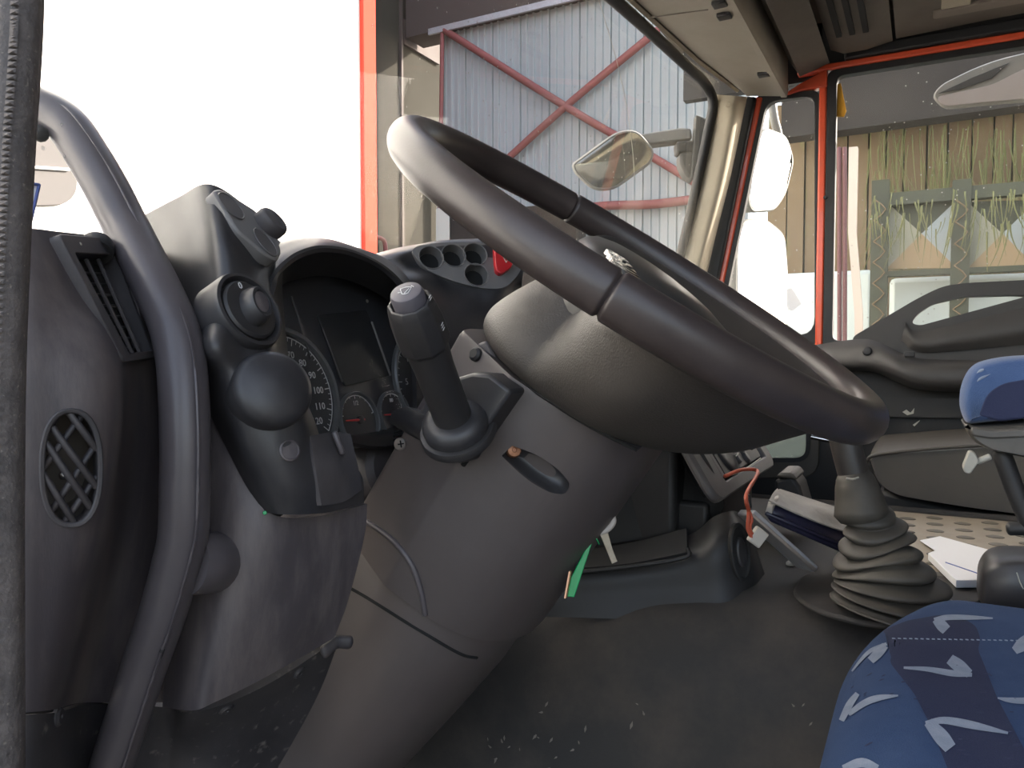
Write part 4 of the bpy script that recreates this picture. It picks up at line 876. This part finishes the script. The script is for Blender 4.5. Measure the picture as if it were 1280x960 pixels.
# the front corner sweeps back towards the gear lever
def sx_of(x, y): return x + .055 * max(0., (y - .66) / .22) ** 2.2 * max(0., 1 - (x - SX0) / .3)
V = [A_([sx_of(x, y), y, seat_z(x, y)]) for x in gx for y in gy]; Fs = []
for i in range(nx):
    for j in range(ny): a = i * (ny + 1) + j; Fs.append((a, a + ny + 1, a + ny + 2, a + 1))
bd = [j for j in range(ny + 1)] + [i * (ny + 1) + ny for i in range(1, nx + 1)] + [nx * (ny + 1) + j for j in range(ny - 1, -1, -1)] + [i * (ny + 1) for i in range(nx - 1, 0, -1)]
b0 = len(V); V += [A_([V[k][0], V[k][1], -.42]) for k in bd]
for k in range(len(bd)): Fs.append((bd[k], bd[(k + 1) % len(bd)], b0 + (k + 1) % len(bd), b0 + k))
Fs.append(tuple(range(b0, b0 + len(bd))))
cush = link('cushion', V, Fs, M['fabric'], ds, 70); T_seat = bvh([cush])
sbox('seat_base', (.03, .42, -.86), (.50, .84, -.425), M['black'], ds, .02)
def print_on(name, px_poly, m, off, step=7.):
    """flat print laid on the cushion: polygon filled with small cells that follow the cloth"""
    xs = [p_[0] for p_ in px_poly]; ys = [p_[1] for p_ in px_poly]
    bm = bmesh.new(); vs = [bm.verts.new((x, y, 0)) for x, y in px_poly]; bm.faces.new(vs)
    bmesh.ops.triangulate(bm, faces=bm.faces)
    for ax, lo, hi in (((1, 0, 0), min(xs), max(xs)), ((0, 1, 0), min(ys), max(ys))):
        c = lo + step
        while c < hi:
            bmesh.ops.bisect_plane(bm, geom=list(bm.verts) + list(bm.edges) + list(bm.faces), plane_co=(c * ax[0], c * ax[1], 0), plane_no=ax); c += step
    bmesh.ops.remove_doubles(bm, verts=bm.verts, dist=1e-4)
    bm.verts.index_update(); V = []; ok = {}
    for v in bm.verts:
        p_, n_ = hit(T_seat, v.co.x, v.co.y, off)
        if p_ is not None: ok[v.index] = len(V); V.append(p_)
    Fs = [tuple(ok[v.index] for v in f.verts) for f in bm.faces if all(v.index in ok for v in f.verts)]; bm.free()
    if Fs: return link(name, V, Fs, m, ds, 70)
def blob(pts, r=10, k=4): return [tuple(q_) for q_ in rpoly([(x, y) for x, y in pts], r, k)]
print_on('printed_band', blob([(1101, 789), (1135, 776), (1175, 769), (1205, 774), (1220, 783), (1226, 800), (1222, 812), (1228, 826), (1246, 872), (1300, 975), (1190, 975), (1162, 905), (1143, 868), (1112, 828), (1118, 812), (1135, 808), (1128, 803)], 6), M['fabdark'], .0004)
def stroke(pts):
    c = cr([A_([x, y, w]) for x, y, w in pts], 5); a = []; b = []
    for k in range(len(c)):
        t = c[min(k + 1, len(c) - 1)] - c[max(k - 1, 0)]; n_ = A_([-t[1], t[0]]) / (math.hypot(t[0], t[1]) + 1e-9)
        a.append(c[k][:2] + n_ * c[k][2] / 2); b.append(c[k][:2] - n_ * c[k][2] / 2)
    V = []; ok = []
    for p_, q_ in zip(a, b):
        h1, h2, h3 = (hit(T_seat, *u_, .0009)[0] for u_ in (p_, (p_ + q_) / 2, q_))
        if h1 is None or h3 is None or h2 is None: continue
        V += [h1, h2, h3]
    Fs = []
    for k in range(len(V) // 3 - 1):
        for j_ in (0, 1): Fs.append((3 * k + j_, 3 * k + j_ + 1, 3 * k + j_ + 4, 3 * k + j_ + 3))
    if Fs: link('printed_mark', V, Fs, M['fabmark'], ds, 70)
for m_ in ([(1183, 789, 13), (1177, 783, 14), (1170, 775, 11)], [(1168, 777, 7), (1184, 773, 7), (1210, 773, 6), (1241, 774, 2)],
           [(1187, 825, 13), (1199, 834, 16), (1212, 844, 11)], [(1215, 845, 5), (1190, 843, 8), (1160, 838, 6), (1130, 836, 3)],
           [(1107, 808, 9), (1099, 817, 12), (1089, 827, 10)], [(1109, 806, 4), (1090, 814, 5), (1078, 825, 4), (1066, 840, 2)],
           [(1073, 868, 6), (1063, 882, 9), (1053, 902, 7)], [(1062, 894, 6), (1080, 881, 8), (1098, 874, 8), (1123, 871, 2)],
           [(1188, 937, 16), (1176, 922, 19), (1160, 904, 12)], [(1157, 906, 6), (1180, 902, 9), (1215, 908, 10), (1260, 918, 3)],
           [(1247, 874, 2), (1265, 877, 7), (1300, 878, 9)], [(1268, 815, 10), (1280, 806, 18), (1300, 796, 18)], [(1055, 962, 8), (1078, 955, 12), (1098, 962, 8)]): stroke(m_)
def mark_at(x, y, ang, sc):
    """the same two stroke print further back on the cushion"""
    ca, sa_ = math.cos(ang), math.sin(ang)
    for pts in ([(.012, .014, .008), (.004, .004, .011), (-.004, -.008, .006)], [(-.004, -.008, .004), (.018, -.006, .006), (.05, .004, .001)]):
        c = cr([A_(p_) for p_ in pts], 5); V = []
        for k in range(len(c)):
            t = c[min(k + 1, len(c) - 1)] - c[max(k - 1, 0)]; n_ = A_([-t[1], t[0]]) / (math.hypot(t[0], t[1]) + 1e-9)
            for e in (-.5, 0, .5):
                u_ = c[k][:2] * sc + n_ * c[k][2] * sc * e; X = x + u_[0] * ca - u_[1] * sa_; Y = y + u_[0] * sa_ + u_[1] * ca
                V.append(A_([X, Y, seat_z(X, Y) + .0012]))
        Fs = [(3 * k + j_, 3 * k + j_ + 1, 3 * k + j_ + 4, 3 * k + j_ + 3) for k in range(len(c) - 1) for j_ in (0, 1)]
        link('printed_mark', V, Fs, M['fabmark'], ds, 70)
for k_, (x_, y_) in enumerate(((.22, .80), (.30, .72), (.20, .66), (.36, .80), (.42, .66), (.28, .58), (.16, .52), (.36, .50), (.24, .44), (.44, .45), (.10, .45), (.06, .40))): mark_at(x_, y_, k_ * 1.9, 1.)
# dotted seam
for k in range(26):
    x = 1116 + k * 7.0; y = 799 + 3.2 * k / 26; a, n_ = hit(T_seat, x, y, .0008); b, _ = hit(T_seat, x + 3.2, y + .3, .0008)
    if a is not None and b is not None: tube('stitch', [a, b], .0005, M['fabmark'], ds, n=5, sub=1)
for k in range(34):
    x = random.uniform(1060, 1275); y = random.uniform(825, 950); a, n_ = hit(T_seat, x, y, .0006)
    if a is not None: lathe('lint_spot', [(random.uniform(.0008, .002), 0), (.0006, .0003), (0, .0003)], a, n_, M['navy'], ds, n=6, sx=1.6, sy=.7, ref=rt)

ar = thing('armrest', 'blue cloth armrest with grey shell and pale lever clip', 'armrest', PY(1280, 660, 1.0))
prof_a = rpoly([PY(1209, 533, .965), PY(1201, 512, .965), PY(1203, 482, .965), PY(1218, 455, .965), PY(1255, 446, .965), PY(1420, 437, .965), PY(1420, 528, .965), PY(1290, 524, .965)], [.006, .02, .03, .035, .03, .01, .01, .02])
def puff(name, prof, w, m, edge, parent):
    c0 = np.mean(prof, axis=0); rr = []
    for t, s in ((0, edge * 1.0), (.08, edge * .45), (.2, edge * .12), (.35, 0), (.65, 0), (.8, edge * .12), (.92, edge * .45), (1, edge)):
        rr.append([q_ + A_([0, w * t, 0]) for q_ in (inset(prof, s) if s else prof)])
    return loft(name, rr, m, parent, 70)
puff('pad', prof_a, .085, M['armblue'], .007, ar)
prism('side_panel', rpoly([PY(1222, 520, .9645), PY(1232, 492, .9645), PY(1252, 478, .9645), PY(1300, 470, .9645), PY(1300, 521, .9645), PY(1250, 527, .9645)], [.004, .02, .02, .004, .004, .004]), (0, .012, 0), M['navy'], ar, .003)
puff('shell', rpoly([PY(1203, 528, .96), PY(1218, 534, .96), PY(1250, 532, .96), PY(1420, 520, .96), PY(1420, 592, .96), PY(1300, 578, .96), PY(1238, 566, .96), PY(1214, 552, .96)], [.004, .01, .02, .01, .01, .01, .02, .015]), .092, M['armshell'], .004, ar)
prism('shell_lip', rpoly([PY(1213, 534, .957), PY(1240, 538, .957), PY(1420, 528, .957), PY(1420, 540, .957), PY(1240, 549, .957), PY(1214, 545, .957)], .004), (0, .01, 0), M['armshell'], ar, .003)
prism('lever_clip', rpoly([PY(1211, 564, .955), PY(1219, 566, .955), PY(1224, 577, .955), PY(1213, 593, .955), PY(1205, 591, .955), PY(1203, 584, .955)], .003), (0, .018, 0), M['clip'], ar, .002)
tube('lever_arm', [PY(1222, 577, .962), PY(1237, 571, .962)], .0035, M['clip'], ar, n=8, sub=1)
tube('strut', [PY(1252, 566, .99), PY(1268, 610, .99), PY(1290, 662, .99)], .0095, M['black'], ar, n=16, sub=3)
tube('pivot_pin', [PY(1262, 661, .99), PY(1300, 660, .99)], .0075, M['rubber'], ar, n=14, sub=2)
tube('strut_foot', [PY(1290, 660, .99), PY(1320, 745, .99)], .010, M['black'], ar, n=14, sub=2)
for a in (((1219, 470), (1226, 464), (1233, 461)), ((1213, 487), (1222, 476), (1234, 469), (1250, 461))):
    tube('cloth_streak', [PY(x, y, .9665 if i_ else .969) for i_, (x, y) in enumerate(a)], lambda t: .0018 * math.sin(math.pi * min(.97, max(.03, t))) + .0003, M['fabmark'], ar, n=6, sub=4)

ps = thing('passenger_seat', 'grey vinyl passenger seat cushion beyond the gear lever', 'seat', A_([.2, 1.8, -.86]))
pp_ = rpoly([PY(1082, 575, 1.62), PY(1091, 564, 1.62), PY(1220, 555, 1.62), PY(1420, 547, 1.62), PY(1420, 668, 1.62), PY(1200, 638, 1.62), PY(1118, 624, 1.62), PY(1092, 606, 1.62)], [.02, .02, .05, .01, .01, .03, .03, .02])
puff('cushion', pp_, .40, M['pseat'], .008, ps)
tube('piping', [PY(1083, 577, 1.622), PY(1093, 569, 1.618), PY(1140, 563, 1.617), PY(1220, 557, 1.617), PY(1400, 549, 1.617)], .0035, M['pseat'], ps, n=8, sub=4)
prism('seat_pedestal', [PY(1098, 612, 1.67), PY(1200, 636, 1.67), PY(1420, 664, 1.67), A_([.6, 1.67, -.86]), A_([.0, 1.67, -.86])], (0, .32, 0), M['black'], ps, .01)

# ================================================================== LOOSE THINGS ON THE ENGINE COVER
po = thing('document_pouch', 'navy vinyl document pouch with a flap painted sunlit pale behind the gaiter', 'pouch', PZ(1010, 690, -.298))
A0, A1 = P(957, 652, .975), P(1085, 708, .985); B0_, B1__ = P(958, 629, .98), P(1085, 678, .99); C0, C1 = P(973, 614, 1.05), P(1085, 650, 1.06); D0, D1 = P(975, 636, 1.06), P(1085, 680, 1.07)
def lr(a, b, t): return a + (b - a) * t
rings = []
for t in (0, .04, .25, .5, .75, 1):
    s = .86 if t == 0 else 1.; sec_ = rpoly([lr(A0, A1, t), lr(B0_, B1__, t), lr(C0, C1, t), lr(D0, D1, t)], .012); c0 = np.mean(sec_, axis=0); rings.append([c0 + (q_ - c0) * s for q_ in sec_])
loft('pouch_body', rings, M['folder'], po, 60)
patch('flap', [[lr(B0_, B1__, t) + A_([0, -.002, .004 + .003 * math.sin(t * 20)]) for t in (.03, .3, .6, .98)], [lr(lr(B0_, C0, .5), lr(B1__, C1, .5), t) + A_([0, 0, .008 + .004 * math.sin(t * 13)]) for t in (.02, .3, .6, .98)], [lr(C0, C1, t) + A_([0, 0, .004]) for t in (.02, .3, .6, .98)]], M['flap_sunlit'], po, sub=6, thick=.002)
loft('flap_corner', [[P(957, 640, .976), P(960, 630, .978), P(966, 633, .976), P(964, 645, .974)], [P(960, 628, .985), P(966, 620, 1.0), P(974, 622, .99), P(968, 634, .98)], [P(969, 613, 1.03), P(972, 610, 1.035), P(973, 614, 1.03), P(970, 616, 1.03)]], M['flap_sunlit'], po, 60)
tube('pouch_seam', [lr(A0, B0_, .45) - fw * .001, lr(A1, B1__, .45) - fw * .001], .003, M['folder'], po, n=8, sub=3)
tb = thing('grey_board', 'thin grey metal edged board leaning under the navy pouch', 'board', P(1020, 714, .97))
prism('board', [P(938, 644, .955), P(944, 637, .957), P(1024, 709, .963), P(1019, 716, .96)], nz(fw + up * -.15) * .06, M['tablet'], tb, .002)
prism('board_edge', [P(938, 644, .953), P(941, 641, .953), P(1022, 712, .96), P(1019, 716, .958)], nz(fw) * .004, M['steel'], tb, .001)
def sheet(name, label, pts, z, th, m, grp=None):
    return tag(prism(name, [PZ(x, y, z) for x, y in pts], (0, 0, th), m), label, 'paper', grp)
sheet('paper_sheet', 'white paper sheet lying on the tread plate behind the notepad', ((1150, 676), (1175, 671), (1258, 694), (1236, 707), (1190, 703)), -.292, .001, M['paper'])
np_ = thing('notepad', 'white notepad with a blue line beside the gaiter', 'notepad', PZ(1205, 722, -.296))
prism('pages', [PZ(1160, 700, -.293), PZ(1178, 692, -.293), PZ(1226, 712, -.293), PZ(1224, 735, -.293), PZ(1195, 735, -.293)], (0, 0, .010), M['paper'], np_, .001)
tube('blue_line', [PZ(1182, 703, -.2825), PZ(1226, 718, -.2825)], .0008, M['ink'], np_, n=5, sub=1)
bxx = thing('cubby_box', 'glossy black cubby box between the seats', 'box', A_([.2, 1.02, -.30]))
puff('cubby_body', rpoly([PY(1224, 762, .98), PY(1226, 722, .98), PY(1238, 704, .98), PY(1262, 700, .98), PY(1420, 706, .98), PY(1420, 790, .98), PY(1260, 775, .98)], [.01, .015, .02, .02, .01, .01, .01]), .09, M['pod'], .006, bxx)
tube('cubby_scratch', [PY(1271, 716, .978), PY(1275, 728, .978), PY(1279, 736, .978)], .0007, M['clip'], bxx, n=5, sub=2)
tag(lathe('pale_button', [(.006, 0), (.006, .003), (.004, .005), (0, .005)], PZ(988, 706, -.298), (0, 0, 1), M['clip'], None, n=14), 'small pale button lying near the board', 'button')
dr = lathe('door_lever', [(.006, 0), (.006, .05), (.004, .055), (0, .055)], PY(1014, 546, 1.90), nz(PY(1034, 550, 1.90) - PY(1014, 546, 1.90)), M['chrome'], door, n=12)

# ================================================================== OUTSIDE
struct(sbox('ground', (-30, -30, -2.1), (30, 40, -2.0), M['ground']), 'pale concrete yard')
WX = -4.5
tb_ = thing('shade_truck_body', 'unseen box body added behind the cab for shade', 'truck body', (3.8, 1.1, -2))  # out of view, added to shade the ground and block sky
sbox('shade_cargo_box', (1.05, -.15, -.95), (7.0, 2.38, 1.75), M['cargo'], tb_, .02)
sbox('chassis', (-.85, .25, -1.75), (6.8, 1.95, -.97), M['rubber'], tb_, .02)
for xx in (.05, 4.6):
    for yy in (.0, 1.95): lathe('wheel', [(.30, 0), (.46, .03), (.48, .07), (.48, .22), (.46, .27), (.30, .3), (.2, .22), (0, .22)], (xx, yy, -1.52), (0, 1, 0), M['rubber'], tb_, n=32)
wb = thing('white_building', 'white sunlit building wall with red corner trim', 'building', (WX, 2, -2))
ye = PX(446, 200, WX)[1]; y2 = PX(452, 200, WX)[1]; y3 = PX(468, 200, WX)[1]
sbox('wall_skin', (WX - .3, -9, -2), (WX, ye, 7), M['wallwhite'], wb)
sbox('edge_strip', (WX - .3, ye, -2), (WX - .01, y2, 7), M['palestrip'], wb)
sbox('corner_trim', (WX - .3, y2, -2), (WX + .03, y3, 7), M['postred'], wb, .01)
hall = thing('corrugated_hall', 'grey corrugated hall wall crossed by red steel braces', 'building', (-5, 9, -2))
HY_ = 9.0; hx0 = PY(551, 100, HY_)[0]; zt = PY(560, 42, HY_)[2]; ww = .42; x = hx0; k = 0
def rib_sheet(x0, w):
    pr = [];  n = 4
    for i in range(n):
        p0 = w / n; b = x0 + i * p0
        pr += [(b, 0), (b + p0 * .62, 0), (b + p0 * .70, -.03), (b + p0 * .90, -.03)]
    pr.append((x0 + w - .008, 0))
    f_ = [A_([a, HY_ + d, -2.]) for a, d in pr]; bck = [A_([a, HY_ + .05, -2.]) for a, d in (pr[-1], pr[0])]
    return prism('wall_sheet', f_ + bck, (0, 0, zt + 2.0), M['sheet'], hall)
while x < -2.0: rib_sheet(x, ww); x += ww
sbox('eave', (hx0 - .5, HY_ - .12, zt + .02), (-1.9, HY_ + .3, 8), M['darkbeam'], hall)
sbox('eave_trim', (hx0 - .1, HY_ - .16, zt - .03), (-1.9, HY_ - .125, zt + .05), M['tablet'], hall)
def brace(pts, r=.048): tube('brace', [PY(x, y, HY_ - .12) for x, y in pts], r, M['brace'], hall, n=8, sub=3)
brace(((556, 38), (707, 133), (800, 187), (905, 250))); brace(((600, 230), (707, 133), (822, 38))); brace(((640, 271), (700, 263), (760, 257), (820, 255), (905, 244)), .055)
brace(((553, 40), (551, 180), (549, 330)), .03)
dk = thing('concrete_wing', 'shade painted concrete wall beside the red corner trim', 'building', (-6.5, 8, -2))
sbox('concrete_face', (-6.9, ye - .5, -2), (-6.6, 10.4, 8), M['concrete'], dk)  # sun reaches this face; its shade is painted into the colour
sbox('dark_recess', (-6.6, PX(502, 50, -6.6)[1], PX(520, 66, -6.6)[2]), (-6.55, PX(546, 50, -6.6)[1], PX(520, 36, -6.6)[2]), M['darkbeam'], dk)
sbox('concrete_joint', (-6.6, PX(500, 50, -6.6)[1] - .02, -2), (-6.56, PX(500, 50, -6.6)[1] + .02, 6), M['darkbeam'], dk)
sbox('pale_jamb', (-6.5, PX(545, 50, -6.5)[1], -2), (-6.4, PX(550, 50, -6.5)[1], 3.4), M['tablet'], dk)
cab = thing('dark_cabinet', 'dark cabinet with a pale edge at the foot of the hall wall', 'cabinet', PY(600, 330, 8.3))
sbox('cabinet_body', PY(562, 268, 8.3) * A_([1, 1, 1]), A_([PY(720, 268, 8.3)[0], 8.6, -2.0]), M['canopy'], cab)
prism('cabinet_edge', [PY(545, 262, 8.3), PY(551, 258, 8.3), PY(563, 264, 8.3), PY(563, 420, 8.3), PY(545, 420, 8.3)], (0, .1, 0), M['palestrip'], cab)
tag(tube('red_hose', [PX(469, 296, -6.4), PX(476, 298, -6.4), PX(481, 304, -6.4), PX(482, 330, -6.4), PX(482, 420, -6.4)], .03, M['brace'], n=8, sub=4), 'thin red hose looping down beside the red trim', 'hose')
# parked white van just ahead
vn_ = thing('white_van', 'white van seen behind the grab handle', 'van', (-3.0, 1.2, -2))
VX = -2.9
vb = rpoly([PX(-420, 60, VX), PX(70, 110, VX), PX(140, 205, VX), PX(172, 232, VX), PX(190, 268, VX), PX(190, 400, VX), PX(-420, 560, VX)], [.1, .2, .2, .1, .12, .1, .1])
prism('van_body', vb, (-1.2, 0, 0), M['van'], vn_, .06, seg=3)
prism('van_window', rpoly([PX(-300, 130, VX + .012), PX(60, 150, VX + .012), PX(98, 212, VX + .012), PX(96, 244, VX + .012), PX(78, 257, VX + .012), PX(-300, 262, VX + .012)], [.05, .1, .1, .06, .06, .05]), (-.02, 0, 0), M['vanglass'], vn_, .004)
tube('window_line', [PX(-100, 200, VX + .02), PX(86, 212, VX + .02)], .006, M['van'], vn_, n=6, sub=2)
for yy in (PX(120, 420, VX)[1], PX(-300, 420, VX)[1]): lathe('wheel', [(.28, 0), (.33, .04), (.33, .2), (.28, .22), (.16, .2), (0, .2)], (VX - .2, yy, -1.67), (1, 0, 0), M['rubber'], vn_, n=28)
# mirror in front of the windscreen corner
fm = thing('front_mirror', 'small convex mirror on a grey arm outside the windscreen', 'mirror', P(862, 215, 2.2))
mo = P(767, 200, 2.16); mnn = nz(A_([.52, -.80, -.12]))
def mp_(x, y, off=0.): return PP(x, y, mo, mnn) + mnn * off
ml = rpoly([mp_(714, 205), mp_(772, 163), mp_(797, 161), mp_(819, 187), mp_(816, 203), mp_(768, 238), mp_(742, 239), mp_(718, 216)], [.03, .04, .03, .03, .02, .04, .03, .02], 4)
loft('mirror_shell', [inset(ml, .004)] + [[q_ - mnn * .008 for q_ in ml]] + [[q_ - mnn * .04 for q_ in inset(ml, .008)]] + [[q_ - mnn * .075 + up * .006 for q_ in inset(ml, .035)]], M['mirrorhouse'], fm, 50)
mg = inset(ml, .008); c0 = np.mean(mg, axis=0)
loft('mirror_glass', [[c0 + (q_ - c0) * s + mnn * h for q_ in mg] for s, h in ((1, .0005), (.8, .0045), (.5, .0085), (.02, .0105))], M['mirror_dim'], fm, 80)
prism('mirror_arm', [P(797, 168, 2.19), P(850, 159, 2.19), P(864, 160, 2.19), P(866, 173, 2.19), P(860, 175, 2.19), P(812, 181, 2.19)], nz(fw) * .045, M['mirrorhouse'], fm, .006)
prism('arm_knuckle', [P(846, 176, 2.18), P(876, 174, 2.18), P(874, 190, 2.18), P(847, 191, 2.18)], nz(fw) * .05, M['mirrordark'], fm, .006)
prism('mount_block', [P(850, 190, 2.18), P(872, 188, 2.18), P(868, 225, 2.18), P(858, 219, 2.18), P(851, 205, 2.18)], nz(fw) * .06, M['mirrordark'], fm, .008)
prism('mount_plate', [P(870, 143, 2.17), P(884, 148, 2.17), P(872, 222, 2.17), P(864, 222, 2.17)], nz(fw) * .03, M['mirrordark'], fm, .004)
# passenger side mirrors
def side_mirror(name, label, pts, D, nrm, rr_):
    t = thing(name, label, 'mirror', P(pts[4][0], pts[4][1], D), 'mirrors outside the quarter window'); o = P(np.mean([a for a, b in pts]), np.mean([b for a, b in pts]), D); n_ = nz(A_(nrm))
    l = rpoly([PP(x, y, o, n_) for x, y in pts], rr_, 4); c0 = np.mean(l, axis=0)
    loft('mirror_shell', [inset(l, .004), [q_ - n_ * .006 for q_ in l], [q_ - n_ * .05 for q_ in inset(l, .006)], [q_ - n_ * .085 for q_ in inset(l, .03)]], M['mirrorhouse'], t, 50)
    g = inset(l, .010)
    loft('mirror_glass', [[c0 + (q_ - c0) * s + n_ * h for q_ in g] for s, h in ((1, .001), (.8, .004), (.5, .007), (.02, .0085))], M['mirror_side'], t, 80)
    return t
m1_ = side_mirror('side_mirror', 'upper wide angle mirror outside the quarter window', [(934, 250), (945, 172), (957, 158), (984, 168), (994, 200), (984, 242), (970, 264), (940, 266)], 2.26, (.86, -.36, .0), .03)
m2_ = side_mirror('side_mirror', 'tall lower mirror outside the quarter window', [(920, 300), (928, 274), (958, 272), (982, 292), (986, 340), (984, 440), (918, 440)], 2.24, (.84, -.40, .02), .03)
tube('mirror_arm', [P(965, 128, 2.3), P(968, 150, 2.3), P(972, 165, 2.31), P(975, 185, 2.33)], .013, M['mirrorhouse'], m1_, n=12, sub=4)
# kerb mirror above the passenger window
km = thing('kerb_mirror', 'pale rounded kerb mirror hanging above the passenger window', 'mirror', PY(1240, 60, 2.35))
kl = rpoly([PY(1164, 120, 2.32), PY(1176, 105, 2.32), PY(1230, 78, 2.32), PY(1300, 60, 2.32), PY(1400, 50, 2.32), PY(1400, 118, 2.32), PY(1300, 126, 2.32), PY(1225, 132, 2.32), PY(1180, 137, 2.32)], [.02, .03, .1, .1, .03, .03, .1, .1, .02], 5)
loft('mirror_shell', [inset(kl, .004)] + [[q_ + A_([0, .006, 0]) for q_ in kl]] + [[q_ + A_([0, .06, .01]) for q_ in inset(kl, .012)]] + [[q_ + A_([0, .10, .02]) for q_ in inset(kl, .04)]], M['mirrorhouse'], km, 50)
kg = rpoly([PY(1169, 121, 2.318), PY(1240, 106, 2.318), PY(1275, 88, 2.318), PY(1310, 76, 2.318), PY(1395, 66, 2.318), PY(1395, 114, 2.318), PY(1298, 122, 2.318), PY(1225, 128, 2.318), PY(1180, 133, 2.318)], .02, 4)
prism('mirror_glass', kg, (0, .004, 0), M['kerbglass'], km, .001)
prism('dark_rim', [PY(1172, 117, 2.316), PY(1215, 97, 2.316), PY(1262, 78, 2.316), PY(1240, 98, 2.316), PY(1200, 112, 2.316)], (0, .003, 0), M['mirrordark'], km, .001)
tube('mirror_bracket', [PY(1300, 66, 2.40), PY(1305, 30, 2.30), PY(1310, 10, 2.15)], .015, M['mirrordark'], km, n=10, sub=3)

# yard beyond the passenger window
fn = thing('board_fence', 'brown weathered board fence overgrown with grass', 'fence', (.5, 6.2, -2))
sbox('backing_board', (-1.1, 6.235, -2), (2.6, 6.26, 1.9), M['rackm'], fn)
x = -1.1
while x < 2.6:
    w = random.uniform(.10, .15); sbox('board', (x, 6.2 + random.uniform(-.015, .015), -2), (x + w - .012, 6.23, random.uniform(1.85, 1.95)), M['board'], fn); x += w
tag(prism('canopy', [A_([-.95, 5.85, PY(1000, 170, 5.85)[2]]), A_([2.6, 5.85, PY(1280, 131, 5.85)[2] + .02]), A_([2.6, 5.85, 2.6]), A_([-.95, 5.85, 2.6])], (0, .18, 0), M['canopy']), 'dark canopy edge over the overgrown fence', 'canopy')
rk = thing('storage_rack', 'dark green storage rack holding triangular panels', 'rack', (.3, 4.95, -2))
def Q(x, y, Y=4.95): return PY(x, y, Y)
for x in (1101, 1202, 1303, 1404):
    a = Q(x, 240); sbox('post', (a[0] - .045, 4.90, -2), (a[0] + .045, 4.99, a[2] + .06), M['rackm'], rk)
    for k in range(7):
        z = a[2] - .05 - k * .12; tube('lattice', [A_([a[0] - .03, 4.895, z]), A_([a[0] + .03, 4.895, z - .06]), A_([a[0] - .03, 4.895, z - .12])], .004, M['board'], rk, n=5, sub=2)
for y, h in ((243, .07), (339, .03)):
    z = Q(1200, y)[2]; sbox('rail', (Q(1101, y)[0], 4.91, z - h / 2), (Q(1404, y)[0], 4.98, z + h / 2), M['rackm'], rk)
for x0, x1 in ((1108, 1196), (1209, 1297), (1310, 1398)):
    c_ = ((x0 + x1) / 2, 292); cs_ = [(x0, 252), (x1, 250), (x1, 335), (x0, 336)]
    for (a, b), m_ in zip(((0, 1), (1, 2), (2, 3), (3, 0)), (M['rackm'], M['bluep'], M['tan'], M['palep'])):
        prism('panel', [Q(*cs_[a], 4.97), Q(*cs_[b], 4.97), Q(*c_, 4.97)], (0, .02, 0), m_, rk)
tk = thing('pale_tank', 'pale green plastic tank standing below the rack panels', 'tank', (.3, 5.2, -2))
sbox('tank_body', (Q(1112, 345, 5.1)[0], 5.1, -2), (Q(1404, 345, 5.1)[0], 5.7, Q(1200, 344, 5.1)[2]), M['tank'], tk, .03)
tk2 = thing('pale_tank', 'pale green plastic tank beside the cream post', 'tank', (-.5, 5.2, -2))
sbox('tank_body', (Q(1040, 345, 5.1)[0] - .6, 5.1, -2), (Q(1092, 345, 5.1)[0], 5.7, Q(1060, 338, 5.1)[2]), M['tank'], tk2, .03)
tag(prism('cream_post', [Q(1061, 184, 4.3), Q(1072, 183, 4.3), Q(1070, 290, 4.3), Q(1078, 392, 4.3), Q(1082, 700, 4.3), Q(1070, 700, 4.3), Q(1068, 392, 4.3), Q(1060, 290, 4.3)], (0, .06, 0), M['creamp']), 'slim cream post standing outside the passenger window', 'post')
for i_, x in enumerate((1049, 1055.5)):
    tag(tube('maroon_pole', [Q(x, 185, 4.5), Q(x + .5, 300, 4.5), Q(x, 800, 4.5)], .012, M['maroon'], n=8, sub=3), ('maroon pole nearest the black window frame', 'maroon pole nearest the cream post')[i_], 'pole', 'maroon poles')
# long grass hanging over fence and rack
V = []; Fs = []; rg_ = random.Random(11)
for k in range(560):
    px = rg_.uniform(1085, 1400); Y = rg_.choice((6.1, 6.1, 6.1, 4.86)); py = rg_.uniform(150, 300) if Y > 5 else rg_.uniform(236, 290); L_ = rg_.uniform(.2, .8) * (1 if Y > 5 else .35); w = rg_.uniform(.002, .006)
    p_ = PY(px, py, Y - rg_.uniform(0, .08)); a = rg_.gauss(0, .07); cv = rg_.gauss(0, .18); b = len(V)
    for i_ in range(6):
        t = i_ / 5; c_ = p_ + A_([math.sin(a + cv * t) * L_ * t, -.02 * math.sin(3 * t), -L_ * t]); ww_ = w * (1 - .7 * t)
        V += [c_ + A_([ww_, 0, 0]), c_ - A_([ww_, 0, 0]), c_ + A_([0, -ww_ * .8, 0])]
    for i_ in range(5):
        for j_ in range(3): q0 = b + i_ * 3 + j_; q1 = b + i_ * 3 + (j_ + 1) % 3; Fs.append((q0, q1, q1 + 3, q0 + 3))
gs = link('long_grass', V, Fs, M['vine'], None, 0); gs['kind'] = 'stuff'; gs['label'] = 'dry olive grass hanging over the fence and rack'; gs['category'] = 'grass'
